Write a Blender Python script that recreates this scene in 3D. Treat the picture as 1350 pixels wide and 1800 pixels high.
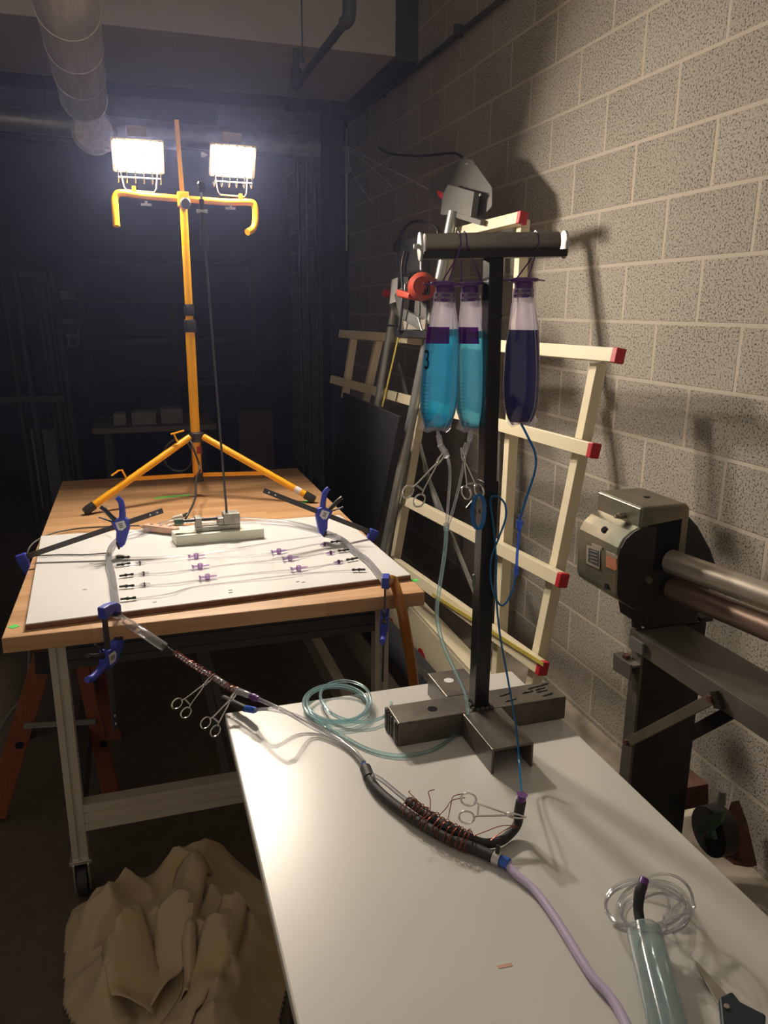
import bpy, bmesh, math, random
from mathutils import Vector as V, Matrix, noise
R = math.radians
PI = math.pi
random.seed(7)
for o in list(bpy.data.objects):
    bpy.data.objects.remove(o)
S = bpy.context.scene
COL = S.collection

# ------------------------------------------------------------------ camera, world, exposure
CAM = V((-1.736, -2.936, 1.753))
AR = V((0.9525, -0.3043, 0.0064)).normalized()
AF = V((0.2956, 0.9203, -0.2564)).normalized()
AF = (AF - AR * AF.dot(AR)).normalized()
AU = AR.cross(AF)
cam_data = bpy.data.cameras.new('camera')
cam = bpy.data.objects.new('camera', cam_data)
COL.objects.link(cam)
cam.matrix_world = Matrix(((AR.x, AU.x, -AF.x, CAM.x), (AR.y, AU.y, -AF.y, CAM.y), (AR.z, AU.z, -AF.z, CAM.z), (0, 0, 0, 1)))
cam_data.sensor_fit = 'HORIZONTAL'
cam_data.sensor_width = 36
cam_data.lens = 36
cam_data.clip_start = 0.05
S.camera = cam
W = bpy.data.worlds.new('world')
S.world = W
W.use_nodes = True
W.node_tree.nodes['Background'].inputs[0].default_value = (1.0, 0.84, 0.66, 1)
W.node_tree.nodes['Background'].inputs[1].default_value = 0.10
S.view_settings.view_transform = 'Standard'
S.view_settings.look = 'None'
S.view_settings.exposure = 1.55
S.view_settings.gamma = 1
S.view_settings.use_curve_mapping = False
LAMP = 238.0          # radiance of the halogen lenses

def on(px, py, x=None, y=None, z=None):
    """world point seen at a photograph pixel on a known world plane"""
    d = AF + AR * ((px - 675) / 1350) - AU * ((py - 900) / 1350)
    if x is not None: t = (x - CAM.x) / d.x
    elif y is not None: t = (y - CAM.y) / d.y
    else: t = (z - CAM.z) / d.z
    return CAM + d * t

def onp(px, py, n, c):
    d = AF + AR * ((px - 675) / 1350) - AU * ((py - 900) / 1350)
    return CAM + d * ((c - CAM.dot(n)) / d.dot(n))

# ------------------------------------------------------------------ materials
def newmat(name):
    m = bpy.data.materials.new(name); m.use_nodes = True
    nt = m.node_tree
    return m, nt, nt.nodes['Principled BSDF']

def nd(nt, t, **k):
    n = nt.nodes.new(t)
    for a, v in k.items():
        if a in n.inputs: n.inputs[a].default_value = v
        else: setattr(n, a, v)
    return n

def mat(name, col, rough=0.5, metal=0.0, var=0.12, scale=12.0, bump=0.0, bscale=60.0, spec=0.5, coat=0.0, trans=0.0, emis=None):
    m, nt, b = newmat(name)
    b.inputs['Roughness'].default_value = rough
    b.inputs['Metallic'].default_value = metal
    b.inputs['Specular IOR Level'].default_value = spec
    b.inputs['Coat Weight'].default_value = coat
    tc = nd(nt, 'ShaderNodeTexCoord')
    nz = nd(nt, 'ShaderNodeTexNoise', Scale=scale, Detail=5.0)
    nt.links.new(tc.outputs['Object'], nz.inputs['Vector'])
    cr = nd(nt, 'ShaderNodeValToRGB')
    cr.color_ramp.elements[0].position = .3; cr.color_ramp.elements[1].position = .7
    cr.color_ramp.elements[0].color = (*[c * (1 - var) for c in col], 1)
    cr.color_ramp.elements[1].color = (*[min(1, c * (1 + var)) for c in col], 1)
    nt.links.new(nz.outputs['Fac'], cr.inputs[0]); nt.links.new(cr.outputs[0], b.inputs['Base Color'])
    if bump:
        n2 = nd(nt, 'ShaderNodeTexNoise', Scale=bscale, Detail=4.0)
        nt.links.new(tc.outputs['Object'], n2.inputs['Vector'])
        bp = nd(nt, 'ShaderNodeBump', Strength=bump, Distance=.004)
        nt.links.new(n2.outputs['Fac'], bp.inputs['Height']); nt.links.new(bp.outputs[0], b.inputs['Normal'])
    return m

def two_tone(name, c1, c2, lo=.45, hi=.6, scale=9.0, rough=.5, metal=0.0, bump=.2, stretch=(1, 1, 1)):
    m, nt, b = newmat(name)
    b.inputs['Roughness'].default_value = rough; b.inputs['Metallic'].default_value = metal
    tc = nd(nt, 'ShaderNodeTexCoord'); mp = nd(nt, 'ShaderNodeMapping'); mp.inputs['Scale'].default_value = stretch
    nz = nd(nt, 'ShaderNodeTexNoise', Scale=scale, Detail=8.0, Roughness=.65)
    nt.links.new(tc.outputs['Object'], mp.inputs[0]); nt.links.new(mp.outputs[0], nz.inputs['Vector'])
    cr = nd(nt, 'ShaderNodeValToRGB')
    cr.color_ramp.elements[0].position = lo; cr.color_ramp.elements[1].position = hi
    cr.color_ramp.elements[0].color = (*c1, 1); cr.color_ramp.elements[1].color = (*c2, 1)
    nt.links.new(nz.outputs['Fac'], cr.inputs[0]); nt.links.new(cr.outputs[0], b.inputs['Base Color'])
    bp = nd(nt, 'ShaderNodeBump', Strength=bump, Distance=.003)
    nt.links.new(nz.outputs['Fac'], bp.inputs['Height']); nt.links.new(bp.outputs[0], b.inputs['Normal'])
    return m

def film(name, tcol, dcol, dens, rough=.12, trl=.5, gl=.10):
    """thin clear plastic: see-through, some milky scatter, a glossy skin"""
    m, nt, b = newmat(name); nt.nodes.remove(b)
    out = nt.nodes['Material Output']
    tr = nd(nt, 'ShaderNodeBsdfTransparent'); tr.inputs[0].default_value = (*tcol, 1)
    di = nd(nt, 'ShaderNodeBsdfDiffuse'); di.inputs[0].default_value = (*dcol, 1)
    tl = nd(nt, 'ShaderNodeBsdfTranslucent'); tl.inputs[0].default_value = (*dcol, 1)
    mx1 = nd(nt, 'ShaderNodeMixShader'); mx1.inputs[0].default_value = trl
    nt.links.new(di.outputs[0], mx1.inputs[1]); nt.links.new(tl.outputs[0], mx1.inputs[2])
    tc = nd(nt, 'ShaderNodeTexCoord'); nz = nd(nt, 'ShaderNodeTexNoise', Scale=25.0, Detail=3.0)
    nt.links.new(tc.outputs['Object'], nz.inputs['Vector'])
    lw = nd(nt, 'ShaderNodeLayerWeight', Blend=.35)
    ma = nd(nt, 'ShaderNodeMath', operation='MULTIPLY_ADD'); ma.inputs[1].default_value = .45; ma.inputs[2].default_value = dens
    nt.links.new(lw.outputs['Facing'], ma.inputs[0])
    mb = nd(nt, 'ShaderNodeMath', operation='MULTIPLY'); mr = nd(nt, 'ShaderNodeMapRange')
    mr.inputs['To Min'].default_value = .8; mr.inputs['To Max'].default_value = 1.2
    nt.links.new(nz.outputs['Fac'], mr.inputs['Value'])
    nt.links.new(ma.outputs[0], mb.inputs[0]); nt.links.new(mr.outputs[0], mb.inputs[1])
    mb.use_clamp = True
    mx2 = nd(nt, 'ShaderNodeMixShader')
    nt.links.new(mb.outputs[0], mx2.inputs[0]); nt.links.new(tr.outputs[0], mx2.inputs[1]); nt.links.new(mx1.outputs[0], mx2.inputs[2])
    g = nd(nt, 'ShaderNodeBsdfGlossy'); g.inputs['Roughness'].default_value = rough
    mx3 = nd(nt, 'ShaderNodeMixShader')
    fr = nd(nt, 'ShaderNodeFresnel', IOR=1.4)
    m3 = nd(nt, 'ShaderNodeMath', operation='MULTIPLY_ADD'); m3.inputs[1].default_value = .8; m3.inputs[2].default_value = gl * .3
    m3.use_clamp = True
    nt.links.new(fr.outputs[0], m3.inputs[0]); nt.links.new(m3.outputs[0], mx3.inputs[0])
    nt.links.new(mx2.outputs[0], mx3.inputs[1]); nt.links.new(g.outputs[0], mx3.inputs[2])
    nt.links.new(mx3.outputs[0], out.inputs[0])
    return m

def block_wall_mat():
    m, nt, b = newmat('split block wall')
    tc = nd(nt, 'ShaderNodeTexCoord'); sp = nd(nt, 'ShaderNodeSeparateXYZ')
    nt.links.new(tc.outputs['Object'], sp.inputs[0])
    ay = nd(nt, 'ShaderNodeMath', operation='ADD'); ay.inputs[1].default_value = .2032 * 41
    az = nd(nt, 'ShaderNodeMath', operation='ADD'); az.inputs[1].default_value = .2032 * 20 - 2.93
    nt.links.new(sp.outputs['Y'], ay.inputs[0]); nt.links.new(sp.outputs['Z'], az.inputs[0])
    cb = nd(nt, 'ShaderNodeCombineXYZ')
    nt.links.new(ay.outputs[0], cb.inputs[0]); nt.links.new(az.outputs[0], cb.inputs[1])
    br = nd(nt, 'ShaderNodeTexBrick', offset=.5, offset_frequency=2, squash=1.0)
    br.inputs['Scale'].default_value = 1.0; br.inputs['Brick Width'].default_value = .4064
    br.inputs['Row Height'].default_value = .2032; br.inputs['Mortar Size'].default_value = .0075
    br.inputs['Mortar Smooth'].default_value = .25
    br.inputs['Color1'].default_value = (.43, .39, .335, 1); br.inputs['Color2'].default_value = (.37, .335, .285, 1)
    br.inputs['Mortar'].default_value = (.50, .445, .37, 1)
    nt.links.new(cb.outputs[0], br.inputs['Vector'])
    nz = nd(nt, 'ShaderNodeTexNoise', Scale=150.0, Detail=3.0, Roughness=.6)
    n2 = nd(nt, 'ShaderNodeTexNoise', Scale=3.0, Detail=3.0)
    nt.links.new(tc.outputs['Object'], nz.inputs['Vector']); nt.links.new(tc.outputs['Object'], n2.inputs['Vector'])
    ad = nd(nt, 'ShaderNodeMath', operation='MULTIPLY_ADD'); ad.inputs[1].default_value = .10
    nt.links.new(n2.outputs['Fac'], ad.inputs[0]); nt.links.new(nz.outputs['Fac'], ad.inputs[2])
    cr = nd(nt, 'ShaderNodeValToRGB'); e = cr.color_ramp.elements
    e[0].position = .42; e[0].color = (.20, .18, .17, 1); e[1].position = .54; e[1].color = (1, 1, 1, 1)
    nt.links.new(ad.outputs[0], cr.inputs[0])
    lt = nd(nt, 'ShaderNodeMath', operation='MAXIMUM')
    sc = nd(nt, 'ShaderNodeSeparateColor'); nt.links.new(cr.outputs[0], sc.inputs[0])
    nt.links.new(sc.outputs[0], lt.inputs[0]); nt.links.new(br.outputs['Fac'], lt.inputs[1])
    mx = nd(nt, 'ShaderNodeMix', data_type='RGBA', blend_type='MULTIPLY'); mx.inputs['Factor'].default_value = 1
    nt.links.new(br.outputs['Color'], mx.inputs['A']); nt.links.new(lt.outputs[0], mx.inputs['B'])
    nt.links.new(mx.outputs['Result'], b.inputs['Base Color'])
    b.inputs['Roughness'].default_value = .85
    h = nd(nt, 'ShaderNodeMath', operation='MULTIPLY_ADD'); h.inputs[1].default_value = .35
    inv = nd(nt, 'ShaderNodeMath', operation='SUBTRACT'); inv.inputs[0].default_value = 1
    nt.links.new(br.outputs['Fac'], inv.inputs[1])
    nt.links.new(sc.outputs[0], h.inputs[0]); nt.links.new(inv.outputs[0], h.inputs[2])
    bp = nd(nt, 'ShaderNodeBump', Strength=.6, Distance=.004)
    nt.links.new(h.outputs[0], bp.inputs['Height']); nt.links.new(bp.outputs[0], b.inputs['Normal'])
    return m

def butcher_mat():
    m, nt, b = newmat('maple butcher block')
    tc = nd(nt, 'ShaderNodeTexCoord'); sp = nd(nt, 'ShaderNodeSeparateXYZ'); nt.links.new(tc.outputs['Object'], sp.inputs[0])
    ad = nd(nt, 'ShaderNodeMath', operation='ADD'); ad.inputs[1].default_value = 5
    ax = nd(nt, 'ShaderNodeMath', operation='ADD'); ax.inputs[1].default_value = 5
    nt.links.new(sp.outputs['Y'], ad.inputs[0]); nt.links.new(sp.outputs['X'], ax.inputs[0])
    cb = nd(nt, 'ShaderNodeCombineXYZ'); nt.links.new(ax.outputs[0], cb.inputs[0]); nt.links.new(ad.outputs[0], cb.inputs[1])
    br = nd(nt, 'ShaderNodeTexBrick', offset=.37, offset_frequency=3)
    for k, v in {'Scale': 1.0, 'Brick Width': .33, 'Row Height': .042, 'Mortar Size': .0004}.items(): br.inputs[k].default_value = v
    br.inputs['Color1'].default_value = (.62, .37, .19, 1); br.inputs['Color2'].default_value = (.50, .285, .135, 1)
    br.inputs['Mortar'].default_value = (.36, .20, .10, 1)
    nt.links.new(cb.outputs[0], br.inputs['Vector'])
    mp = nd(nt, 'ShaderNodeMapping'); mp.inputs['Scale'].default_value = (3, 45, 45)
    nz = nd(nt, 'ShaderNodeTexNoise', Scale=1.0, Detail=6.0)
    nt.links.new(tc.outputs['Object'], mp.inputs[0]); nt.links.new(mp.outputs[0], nz.inputs['Vector'])
    cr = nd(nt, 'ShaderNodeValToRGB'); cr.color_ramp.elements[0].color = (.80, .76, .72, 1); cr.color_ramp.elements[0].position = .3
    cr.color_ramp.elements[1].position = .7
    nt.links.new(nz.outputs['Fac'], cr.inputs[0])
    mx = nd(nt, 'ShaderNodeMix', data_type='RGBA', blend_type='MULTIPLY'); mx.inputs['Factor'].default_value = 1
    nt.links.new(br.outputs['Color'], mx.inputs['A']); nt.links.new(cr.outputs[0], mx.inputs['B'])
    nt.links.new(mx.outputs['Result'], b.inputs['Base Color'])
    b.inputs['Roughness'].default_value = .42
    return m

M = dict(
    wall=block_wall_mat(), butcher=butcher_mat(),
    floor=two_tone('dark concrete', (.075, .058, .042), (.12, .095, .07), .3, .75, 14, .75, 0, .3),
    ceil=mat('grey ceiling paint', (.42, .41, .40), .8, var=.05, scale=3),
    soffit=mat('soffit paint', (.50, .48, .45), .8, var=.05, scale=2),
    backwall=mat('dark painted back wall', (.040, .042, .058), .8, var=.2, scale=2),
    darksteel=mat('dark steel trim', (.07, .085, .09), .6, .2),
    curb=mat('concrete ledge', (.40, .35, .28), .8, var=.15, scale=15, bump=.3),
    yellow=mat('yellow powder coat', (.90, .41, .004), .32, var=.04, scale=20),
    blackpl=mat('black plastic', (.018, .018, .020), .4, var=.2),
    blackrub=mat('black rubber foam', (.022, .022, .023), .62, var=.25, scale=60, bump=.15, bscale=300),
    chrome=mat('chromed steel', (.75, .74, .72), .22, 1.0, var=.05),
    zinc=mat('zinc steel', (.55, .55, .53), .38, .9, var=.1),
    housing=mat('lamp housing', (.30, .24, .15), .5, .3, var=.1),
    alu=two_tone('anodised aluminium', (.52, .47, .38), (.60, .55, .46), .3, .7, 6, .42, .35, .05),
    aludark=mat('extrusion black', (.05, .045, .04), .6, .3),  # even dark metal for some rails, bars, poles, posts and cart legs
    melamine=mat('white melamine', (.66, .65, .64), .38, var=.02, scale=4),
    mdf=mat('brown hardboard edge', (.22, .10, .05), .8, var=.2, scale=30),
    greytop=mat('grey white laminate', (.60, .585, .55), .32, var=.03, scale=3),
    hdpe=mat('milky white block', (.78, .80, .66), .35, var=.03),
    clampblue=mat('blue clamp resin', (.035, .055, .42), .42, var=.1),
    clampbar=mat('dark clamp bar', (.075, .072, .075), .42, .6, var=.15),
    labelw=mat('pale label', (.70, .70, .72), .5, var=.05),
    ink=mat('dark ink', (.015, .015, .017), .95, spec=.1),
    green=mat('green tape', (.08, .62, .10), .5),
    vise=two_tone('ground steel vise', (.24, .23, .20), (.42, .40, .36), .35, .65, 25, .42, .75, .15),
    vgreen=mat('green knob paint', (.07, .13, .08), .5),
    rod=mat('grey rod', (.085, .085, .095), .45, .4),
    beige=mat('beige plastic', (.62, .38, .27), .5, var=.04),
    cordg=mat('grey cord', (.10, .095, .085), .5),
    clear=film('clear vinyl tube', (.93, .93, .95), (.82, .82, .86), .10),
    clearcyan=film('aqua vinyl tube', (.80, .94, .96), (.66, .88, .92), .12),
    lilac=mat('lilac hose', (.50, .43, .62), .35, var=.04),
    bluetube=film('blue filled tube', (.02, .30, .62), (.01, .22, .50), .55, trl=.3),
    bluelight=film('blue plastic line', (.25, .45, .95), (.15, .30, .85), .35),
    amber=film('amber latex hose', (.75, .32, .05), (.50, .20, .025), .75, trl=.35),
    purple=mat('purple plastic', (.11, .035, .20), .35, var=.1),
    purplef=film('purple luer plastic', (.85, .74, .92), (.62, .42, .72), .30),
    bluecap=mat('blue luer plastic', (.03, .12, .55), .3),
    black2=mat('black barb', (.03, .025, .025), .4),
    copper=mat('copper wire', (.30, .07, .045), .3, .7, var=.2),
    postblack=two_tone('scratched black paint', (.012, .012, .013), (.16, .15, .14), .66, .72, 30, .35, .2, .15, (1, 1, .25)),
    basemetal=two_tone('worn black steel', (.085, .074, .062), (.17, .148, .122), .35, .7, 14, .42, .45, .15),
    weld=mat('weld bead', (.10, .09, .08), .55, .6, var=.5, scale=90, bump=1.0, bscale=200),
    roller=two_tone('worn roller steel', (.16, .145, .125), (.33, .30, .27), .35, .65, 20, .40, .5, .12, (.15, 1, 1)),
    bagfilm=film('bag film', (.95, .93, .97), (.86, .80, .90), .02, rough=.15, trl=.6),
    bagmid=film('frosted bag film', (.95, .93, .97), (.88, .84, .90), .12, rough=.15, trl=.6),
    bagneck=film('creased bag film', (.95, .92, .97), (.90, .82, .92), .42, rough=.15, trl=.6),
    liqa=film('turquoise liquid', (.12, .62, .74), (.05, .62, .85), .42, trl=.85),
    liqb=film('pale blue liquid', (.32, .70, .76), (.22, .66, .82), .36, trl=.85),
    liqc=film('indigo liquid', (.004, .003, .06), (.022, .008, .30), .8, trl=.8),
    seam=film('bag seam', (.9, .92, .95), (.75, .82, .88), .5),
    label_p=film('purple bag label', (.30, .04, .42), (.28, .03, .42), .6, trl=.7),
    cream=mat('cream enamel', (.74, .66, .47), .42, var=.04, scale=6),
    redcap=mat('red end cap', (.50, .02, .03), .45),
    galv=two_tone('galvanised tube', (.30, .31, .30), (.42, .43, .41), .3, .7, 10, .35, .7, .05),
    ductm=two_tone('galvanised duct', (.66, .64, .58), (.80, .77, .72), .4, .6, 4, .38, .30, .05, (8, .6, 8)),
    plate=mat('grey painted plate', (.13, .127, .118), .55, .1, var=.05),
    scale=mat('yellow tape scale', (.62, .50, .10), .5),
    orange=mat('orange red saw resin', (.32, .035, .016), .5),
    bronze=two_tone('worn machine enamel', (.15, .155, .115), (.27, .22, .155), .38, .62, 7, .36, .6, .25),
    rust=two_tone('rusty brown paint', (.06, .018, .010), (.13, .05, .03), .35, .65, 18, .7, .1, .3),
    rolla=two_tone('bright ground roll', (.52, .45, .38), (.68, .61, .53), .35, .7, 10, .36, .75, .05, (1, .12, 1)),
    rollb=two_tone('brown waxed roll', (.22, .145, .115), (.34, .24, .19), .35, .7, 14, .34, .65, .1, (1, .2, 1)),
    machblack=mat('black machine paint', (.022, .020, .018), .5, .2, var=.3, bump=.2),
    bench=two_tone('weathered bench plate', (.11, .105, .085), (.19, .175, .145), .35, .65, 6, .45, .5, .15),
    brass=mat('data plate', (.40, .36, .28), .35, .7), platedark=mat('plate print', (.05, .055, .07), .5, .3),
    copperplate=mat('copper coloured plate', (.62, .24, .13), .4, .5),
    sawhorse=two_tone('orange stained timber', (.17, .042, .014), (.24, .065, .022), .35, .65, 8, .65, 0, .2, (6, 6, .6)),
    cloth=mat('tan dust cloth', (.46, .36, .24), .9, var=.12, scale=5, bump=.35, bscale=140),
    clothy=two_tone('stained tan cloth', (.46, .36, .24), (.46, .37, .10), .55, .75, 6, .9, 0, .2),
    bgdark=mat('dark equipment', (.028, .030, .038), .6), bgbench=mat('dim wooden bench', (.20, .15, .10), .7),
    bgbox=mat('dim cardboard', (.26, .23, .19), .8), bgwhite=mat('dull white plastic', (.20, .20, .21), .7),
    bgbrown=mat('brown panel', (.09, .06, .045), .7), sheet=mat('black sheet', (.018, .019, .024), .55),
    white=mat('white cord', (.6, .6, .58), .5),
    syr=film('clear syringe barrel', (.97, 1.0, 1.0), (.85, .98, .98), .08, rough=.08),
    syrliq=film('pale aqua liquid', (.88, .97, .99), (.80, .96, .98), .38, trl=.5),
    blade=mat('dull steel blade', (.42, .40, .36), .35, .85), handle=mat('dark green handle', (.010, .022, .030), .4),
    pink=mat('pink smear', (.62, .36, .30), .5),
)
def lens_mat():
    m, nt, b = newmat('lit halogen lens'); nt.nodes.remove(b)
    e = nd(nt, 'ShaderNodeEmission'); e.inputs[0].default_value = (1.0, .875, .73, 1); e.inputs[1].default_value = LAMP
    nt.links.new(e.outputs[0], nt.nodes['Material Output'].inputs[0])
    return m
M['lens'] = lens_mat()

# ------------------------------------------------------------------ mesh helpers
class MB:
    def __init__(s): s.v = []; s.f = []
    def add(s, vs, fs):
        k = len(s.v); s.v += [V(p) for p in vs]; s.f += [tuple(i + k for i in f) for f in fs]; return s
    def box(s, a, b):
        x0, y0, z0 = a; x1, y1, z1 = b
        return s.add([(x0, y0, z0), (x1, y0, z0), (x1, y1, z0), (x0, y1, z0), (x0, y0, z1), (x1, y0, z1), (x1, y1, z1), (x0, y1, z1)],
                     [(0, 3, 2, 1), (4, 5, 6, 7), (0, 1, 5, 4), (1, 2, 6, 5), (2, 3, 7, 6), (3, 0, 4, 7)])
    def bar(s, a, b, w, h, up=(0, 0, 1), a2=None):
        """box from a to b, w across, h along up"""
        a, b, up = V(a), V(b), V(up); d = (b - a).normalized()
        sd = d.cross(up).normalized(); u = sd.cross(d).normalized()
        q = []
        for p in (a, b):
            q += [p - sd * w / 2 - u * h / 2, p + sd * w / 2 - u * h / 2, p + sd * w / 2 + u * h / 2, p - sd * w / 2 + u * h / 2]
        return s.add(q, [(0, 3, 2, 1), (4, 5, 6, 7), (0, 1, 5, 4), (1, 2, 6, 5), (2, 3, 7, 6), (3, 0, 4, 7)])
    def tube(s, pts, r, n=12, caps=True, smooth=0, closed=False):
        pts = [V(p) for p in pts]
        rs = r if isinstance(r, (list, tuple)) else [r] * len(pts)
        if smooth: pts, rs = catmull(pts, rs, smooth)
        k0 = len(s.v); m = len(pts)
        t = (pts[1] - pts[0]).normalized()
        nrm = t.orthogonal().normalized()
        for i, p in enumerate(pts):
            t = (pts[min(i + 1, m - 1)] - pts[max(i - 1, 0)])
            if t.length < 1e-9: t = V((0, 0, 1))
            t.normalize()
            nrm = (nrm - t * nrm.dot(t))
            if nrm.length < 1e-6: nrm = t.orthogonal()
            nrm.normalize(); bn = t.cross(nrm)
            for j in range(n):
                a = 2 * PI * j / n
                s.v.append(p + (nrm * math.cos(a) + bn * math.sin(a)) * rs[i])
        for i in range(m - 1):
            for j in range(n):
                a = k0 + i * n + j; b = k0 + i * n + (j + 1) % n
                s.f.append((a, b, b + n, a + n))
        if caps:
            s.f.append(tuple(k0 + j for j in reversed(range(n)))); s.f.append(tuple(k0 + (m - 1) * n + j for j in range(n)))
        return s
    def cyl(s, a, b, r, r2=None, n=20): return s.tube([a, b], [r, r if r2 is None else r2], n)
    def prism(s, poly, d):
        """closed polygon of 3-D points pushed along d"""
        n = len(poly); d = V(d)
        vs = [V(p) for p in poly] + [V(p) + d for p in poly]
        return s.add(vs, [tuple(reversed(range(n))), tuple(range(n, 2 * n))] + [(i, (i + 1) % n, n + (i + 1) % n, n + i) for i in range(n)])
    def ring(s, c, n_, R0, r, k=28, m=8, arc=(0, 1)):
        c = V(c); n_ = V(n_).normalized(); a = n_.orthogonal().normalized(); b = n_.cross(a)
        pts = [c + (a * math.cos(2 * PI * i / k) + b * math.sin(2 * PI * i / k)) * R0 for i in range(k + 1)]
        return s.tube(pts, r, m, caps=False)
    def ball(s, c, r, k=12, sc=(1, 1, 1)):
        bm = bmesh.new(); bmesh.ops.create_uvsphere(bm, u_segments=k, v_segments=max(6, k // 2), radius=r)
        vs = [V(c) + V((v.co.x * sc[0], v.co.y * sc[1], v.co.z * sc[2])) for v in bm.verts]
        fs = [tuple(v.index for v in f.verts) for f in bm.faces]; bm.free()
        return s.add(vs, fs)
    def build(s, name, m, parent=None, smooth=False, bevel=0, sub=0):
        me = bpy.data.meshes.new(name)
        off = parent_loc(parent)
        me.from_pydata([tuple(p - off) for p in s.v], [], s.f)
        bm = bmesh.new(); bm.from_mesh(me); bmesh.ops.recalc_face_normals(bm, faces=bm.faces); bm.to_mesh(me); bm.free()
        me.materials.append(M[m] if isinstance(m, str) else m)
        o = bpy.data.objects.new(name, me); COL.objects.link(o)
        if parent: o.parent = parent
        if smooth:
            for p in me.polygons: p.use_smooth = True
            try: me.set_sharp_from_angle(angle=R(40))
            except Exception: pass
        if bevel:
            b = o.modifiers.new('bevel', 'BEVEL'); b.width = bevel; b.segments = 2; b.limit_method = 'ANGLE'; b.angle_limit = R(40)
        if sub:
            b = o.modifiers.new('sub', 'SUBSURF'); b.levels = sub; b.render_levels = sub
        return o

def parent_loc(p):
    v = V((0, 0, 0))
    while p: v += p.location; p = p.parent
    return v

def catmull(pts, rs, k):
    P = [pts[0]] + pts + [pts[-1]]; Q = []; T = []
    for i in range(1, len(P) - 2):
        a, b, c, d = P[i - 1], P[i], P[i + 1], P[i + 2]
        for j in range(k):
            t = j / k
            Q.append(.5 * ((2 * b) + (c - a) * t + (2 * a - 5 * b + 4 * c - d) * t * t + (3 * b - a - 3 * c + d) * t ** 3))
            T.append(rs[i - 1] + (rs[min(i, len(rs) - 1)] - rs[i - 1]) * t)
    Q.append(pts[-1]); T.append(rs[-1])
    return Q, T

def tag(o, label=None, cat=None, group=None, kind=None):
    if label: o['label'] = label
    if cat: o['category'] = cat
    if group: o['group'] = group
    if kind: o['kind'] = kind
    return o

def thing(name, label, cat, loc=(0, 0, 0), group=None):
    o = bpy.data.objects.new(name, None); COL.objects.link(o); o.location = loc; o.empty_display_size = .05
    return tag(o, label, cat, group)

def struct(name, mb, m, label=None, **k):
    o = mb.build(name, m, None, **k); o['kind'] = 'structure'
    if label: o['label'] = label
    return o

def copy_tree(o, parent=None):
    c = o.copy(); COL.objects.link(c)
    if parent: c.parent = parent
    for ch in [x for x in bpy.data.objects if x.parent == o]: copy_tree(ch, c)
    return c

def text_part(name, body, size, m, parent, mtx):
    cu = bpy.data.curves.new(name, 'FONT'); cu.body = body; cu.size = size; cu.extrude = .0004; cu.align_x = 'CENTER'; cu.align_y = 'CENTER'
    t = bpy.data.objects.new(name, cu); COL.objects.link(t)
    dg = bpy.context.evaluated_depsgraph_get()
    me = bpy.data.meshes.new_from_object(t.evaluated_get(dg)); bpy.data.objects.remove(t)
    me.transform(mtx); me.transform(Matrix.Translation(-parent_loc(parent)))
    me.materials.clear(); me.materials.append(M[m])
    o = bpy.data.objects.new(name, me); COL.objects.link(o); o.parent = parent
    return o

def frame(o, xd, yd):
    """matrix with local x along xd, local y near yd"""
    x = V(xd).normalized(); z = x.cross(V(yd)).normalized(); y = z.cross(x)
    return Matrix(((x.x, y.x, z.x, o[0]), (x.y, y.y, z.y, o[1]), (x.z, y.z, z.z, o[2]), (0, 0, 0, 1)))

# ================================================================== STRUCTURE
struct('floor', MB().box((-6, -5, -.1), (1, 6.2, 0)), 'floor')
struct('wall_right', MB().box((0, -5, 0), (.2, 6.0, 4.4)), 'wall')
struct('wall_back', MB().box((-6, 6.0, 0), (1, 6.2, 4.4)), 'backwall')
struct('wall_left', MB().box((-6.2, -1.0, 0), (-6, 6.2, 4.4)), 'backwall')
struct('ceiling', MB().box((-6, .4, 4.0), (1, 6.2, 4.15)), 'ceil')
struct('baseboard_right', MB().prism([(0, -5, 0), (-.16, -5, 0), (-.13, -5, .035), (-.001, -5, .062)], (0, 8.4, 0)), 'curb')
struct('trim_1', MB().box((-4.9, 1.87, 3.19), (-.14, 2.98, 3.99)), 'soffit', 'pale boxed soffit under the ceiling')
m_ = MB(); m_.box((-.135, 1.87, 3.17), (-.0, 3.42, 3.99)); struct('trim_2', m_, 'darksteel', 'dark steel channel between soffit and block wall')
struct('trim_3', MB().box((-.16, 3.46, 0), (0, 3.75, 3.99)), 'backwall', 'dark column at the far end of the block wall')
m_ = MB(); m_.bar((-1.372, 1.868, 3.19), (-1.372, 1.868, 3.95), .004, .006, (0, 1, 0)); m_.bar((-1.372, 1.87, 3.188), (-1.372, 2.98, 3.188), .006, .004)
struct('trim_4', m_, 'soffit', 'joint strip of the soffit')
struct('trim_5', MB().box((-4.9, 3.6, 2.95), (-.2, 3.85, 3.25)), 'darksteel', 'dark beam beyond the soffit')

t = thing('conduit', 'thin dark conduit running high along the block wall', 'conduit', (-.02, .5, 3.14))
MB().tube([(-.022, -.6, 3.10), (-.022, 3.45, 3.15)], .014, 10).build('pipe', 'darksteel', t, True)
for y in (-.2, 1.2, 2.5): MB().box((-.045, y - .012, 3.09 + .012 * (y + .6)), (-.0005, y + .012, 3.145 + .012 * (y + .6))).build('strap', 'darksteel', t)

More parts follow.
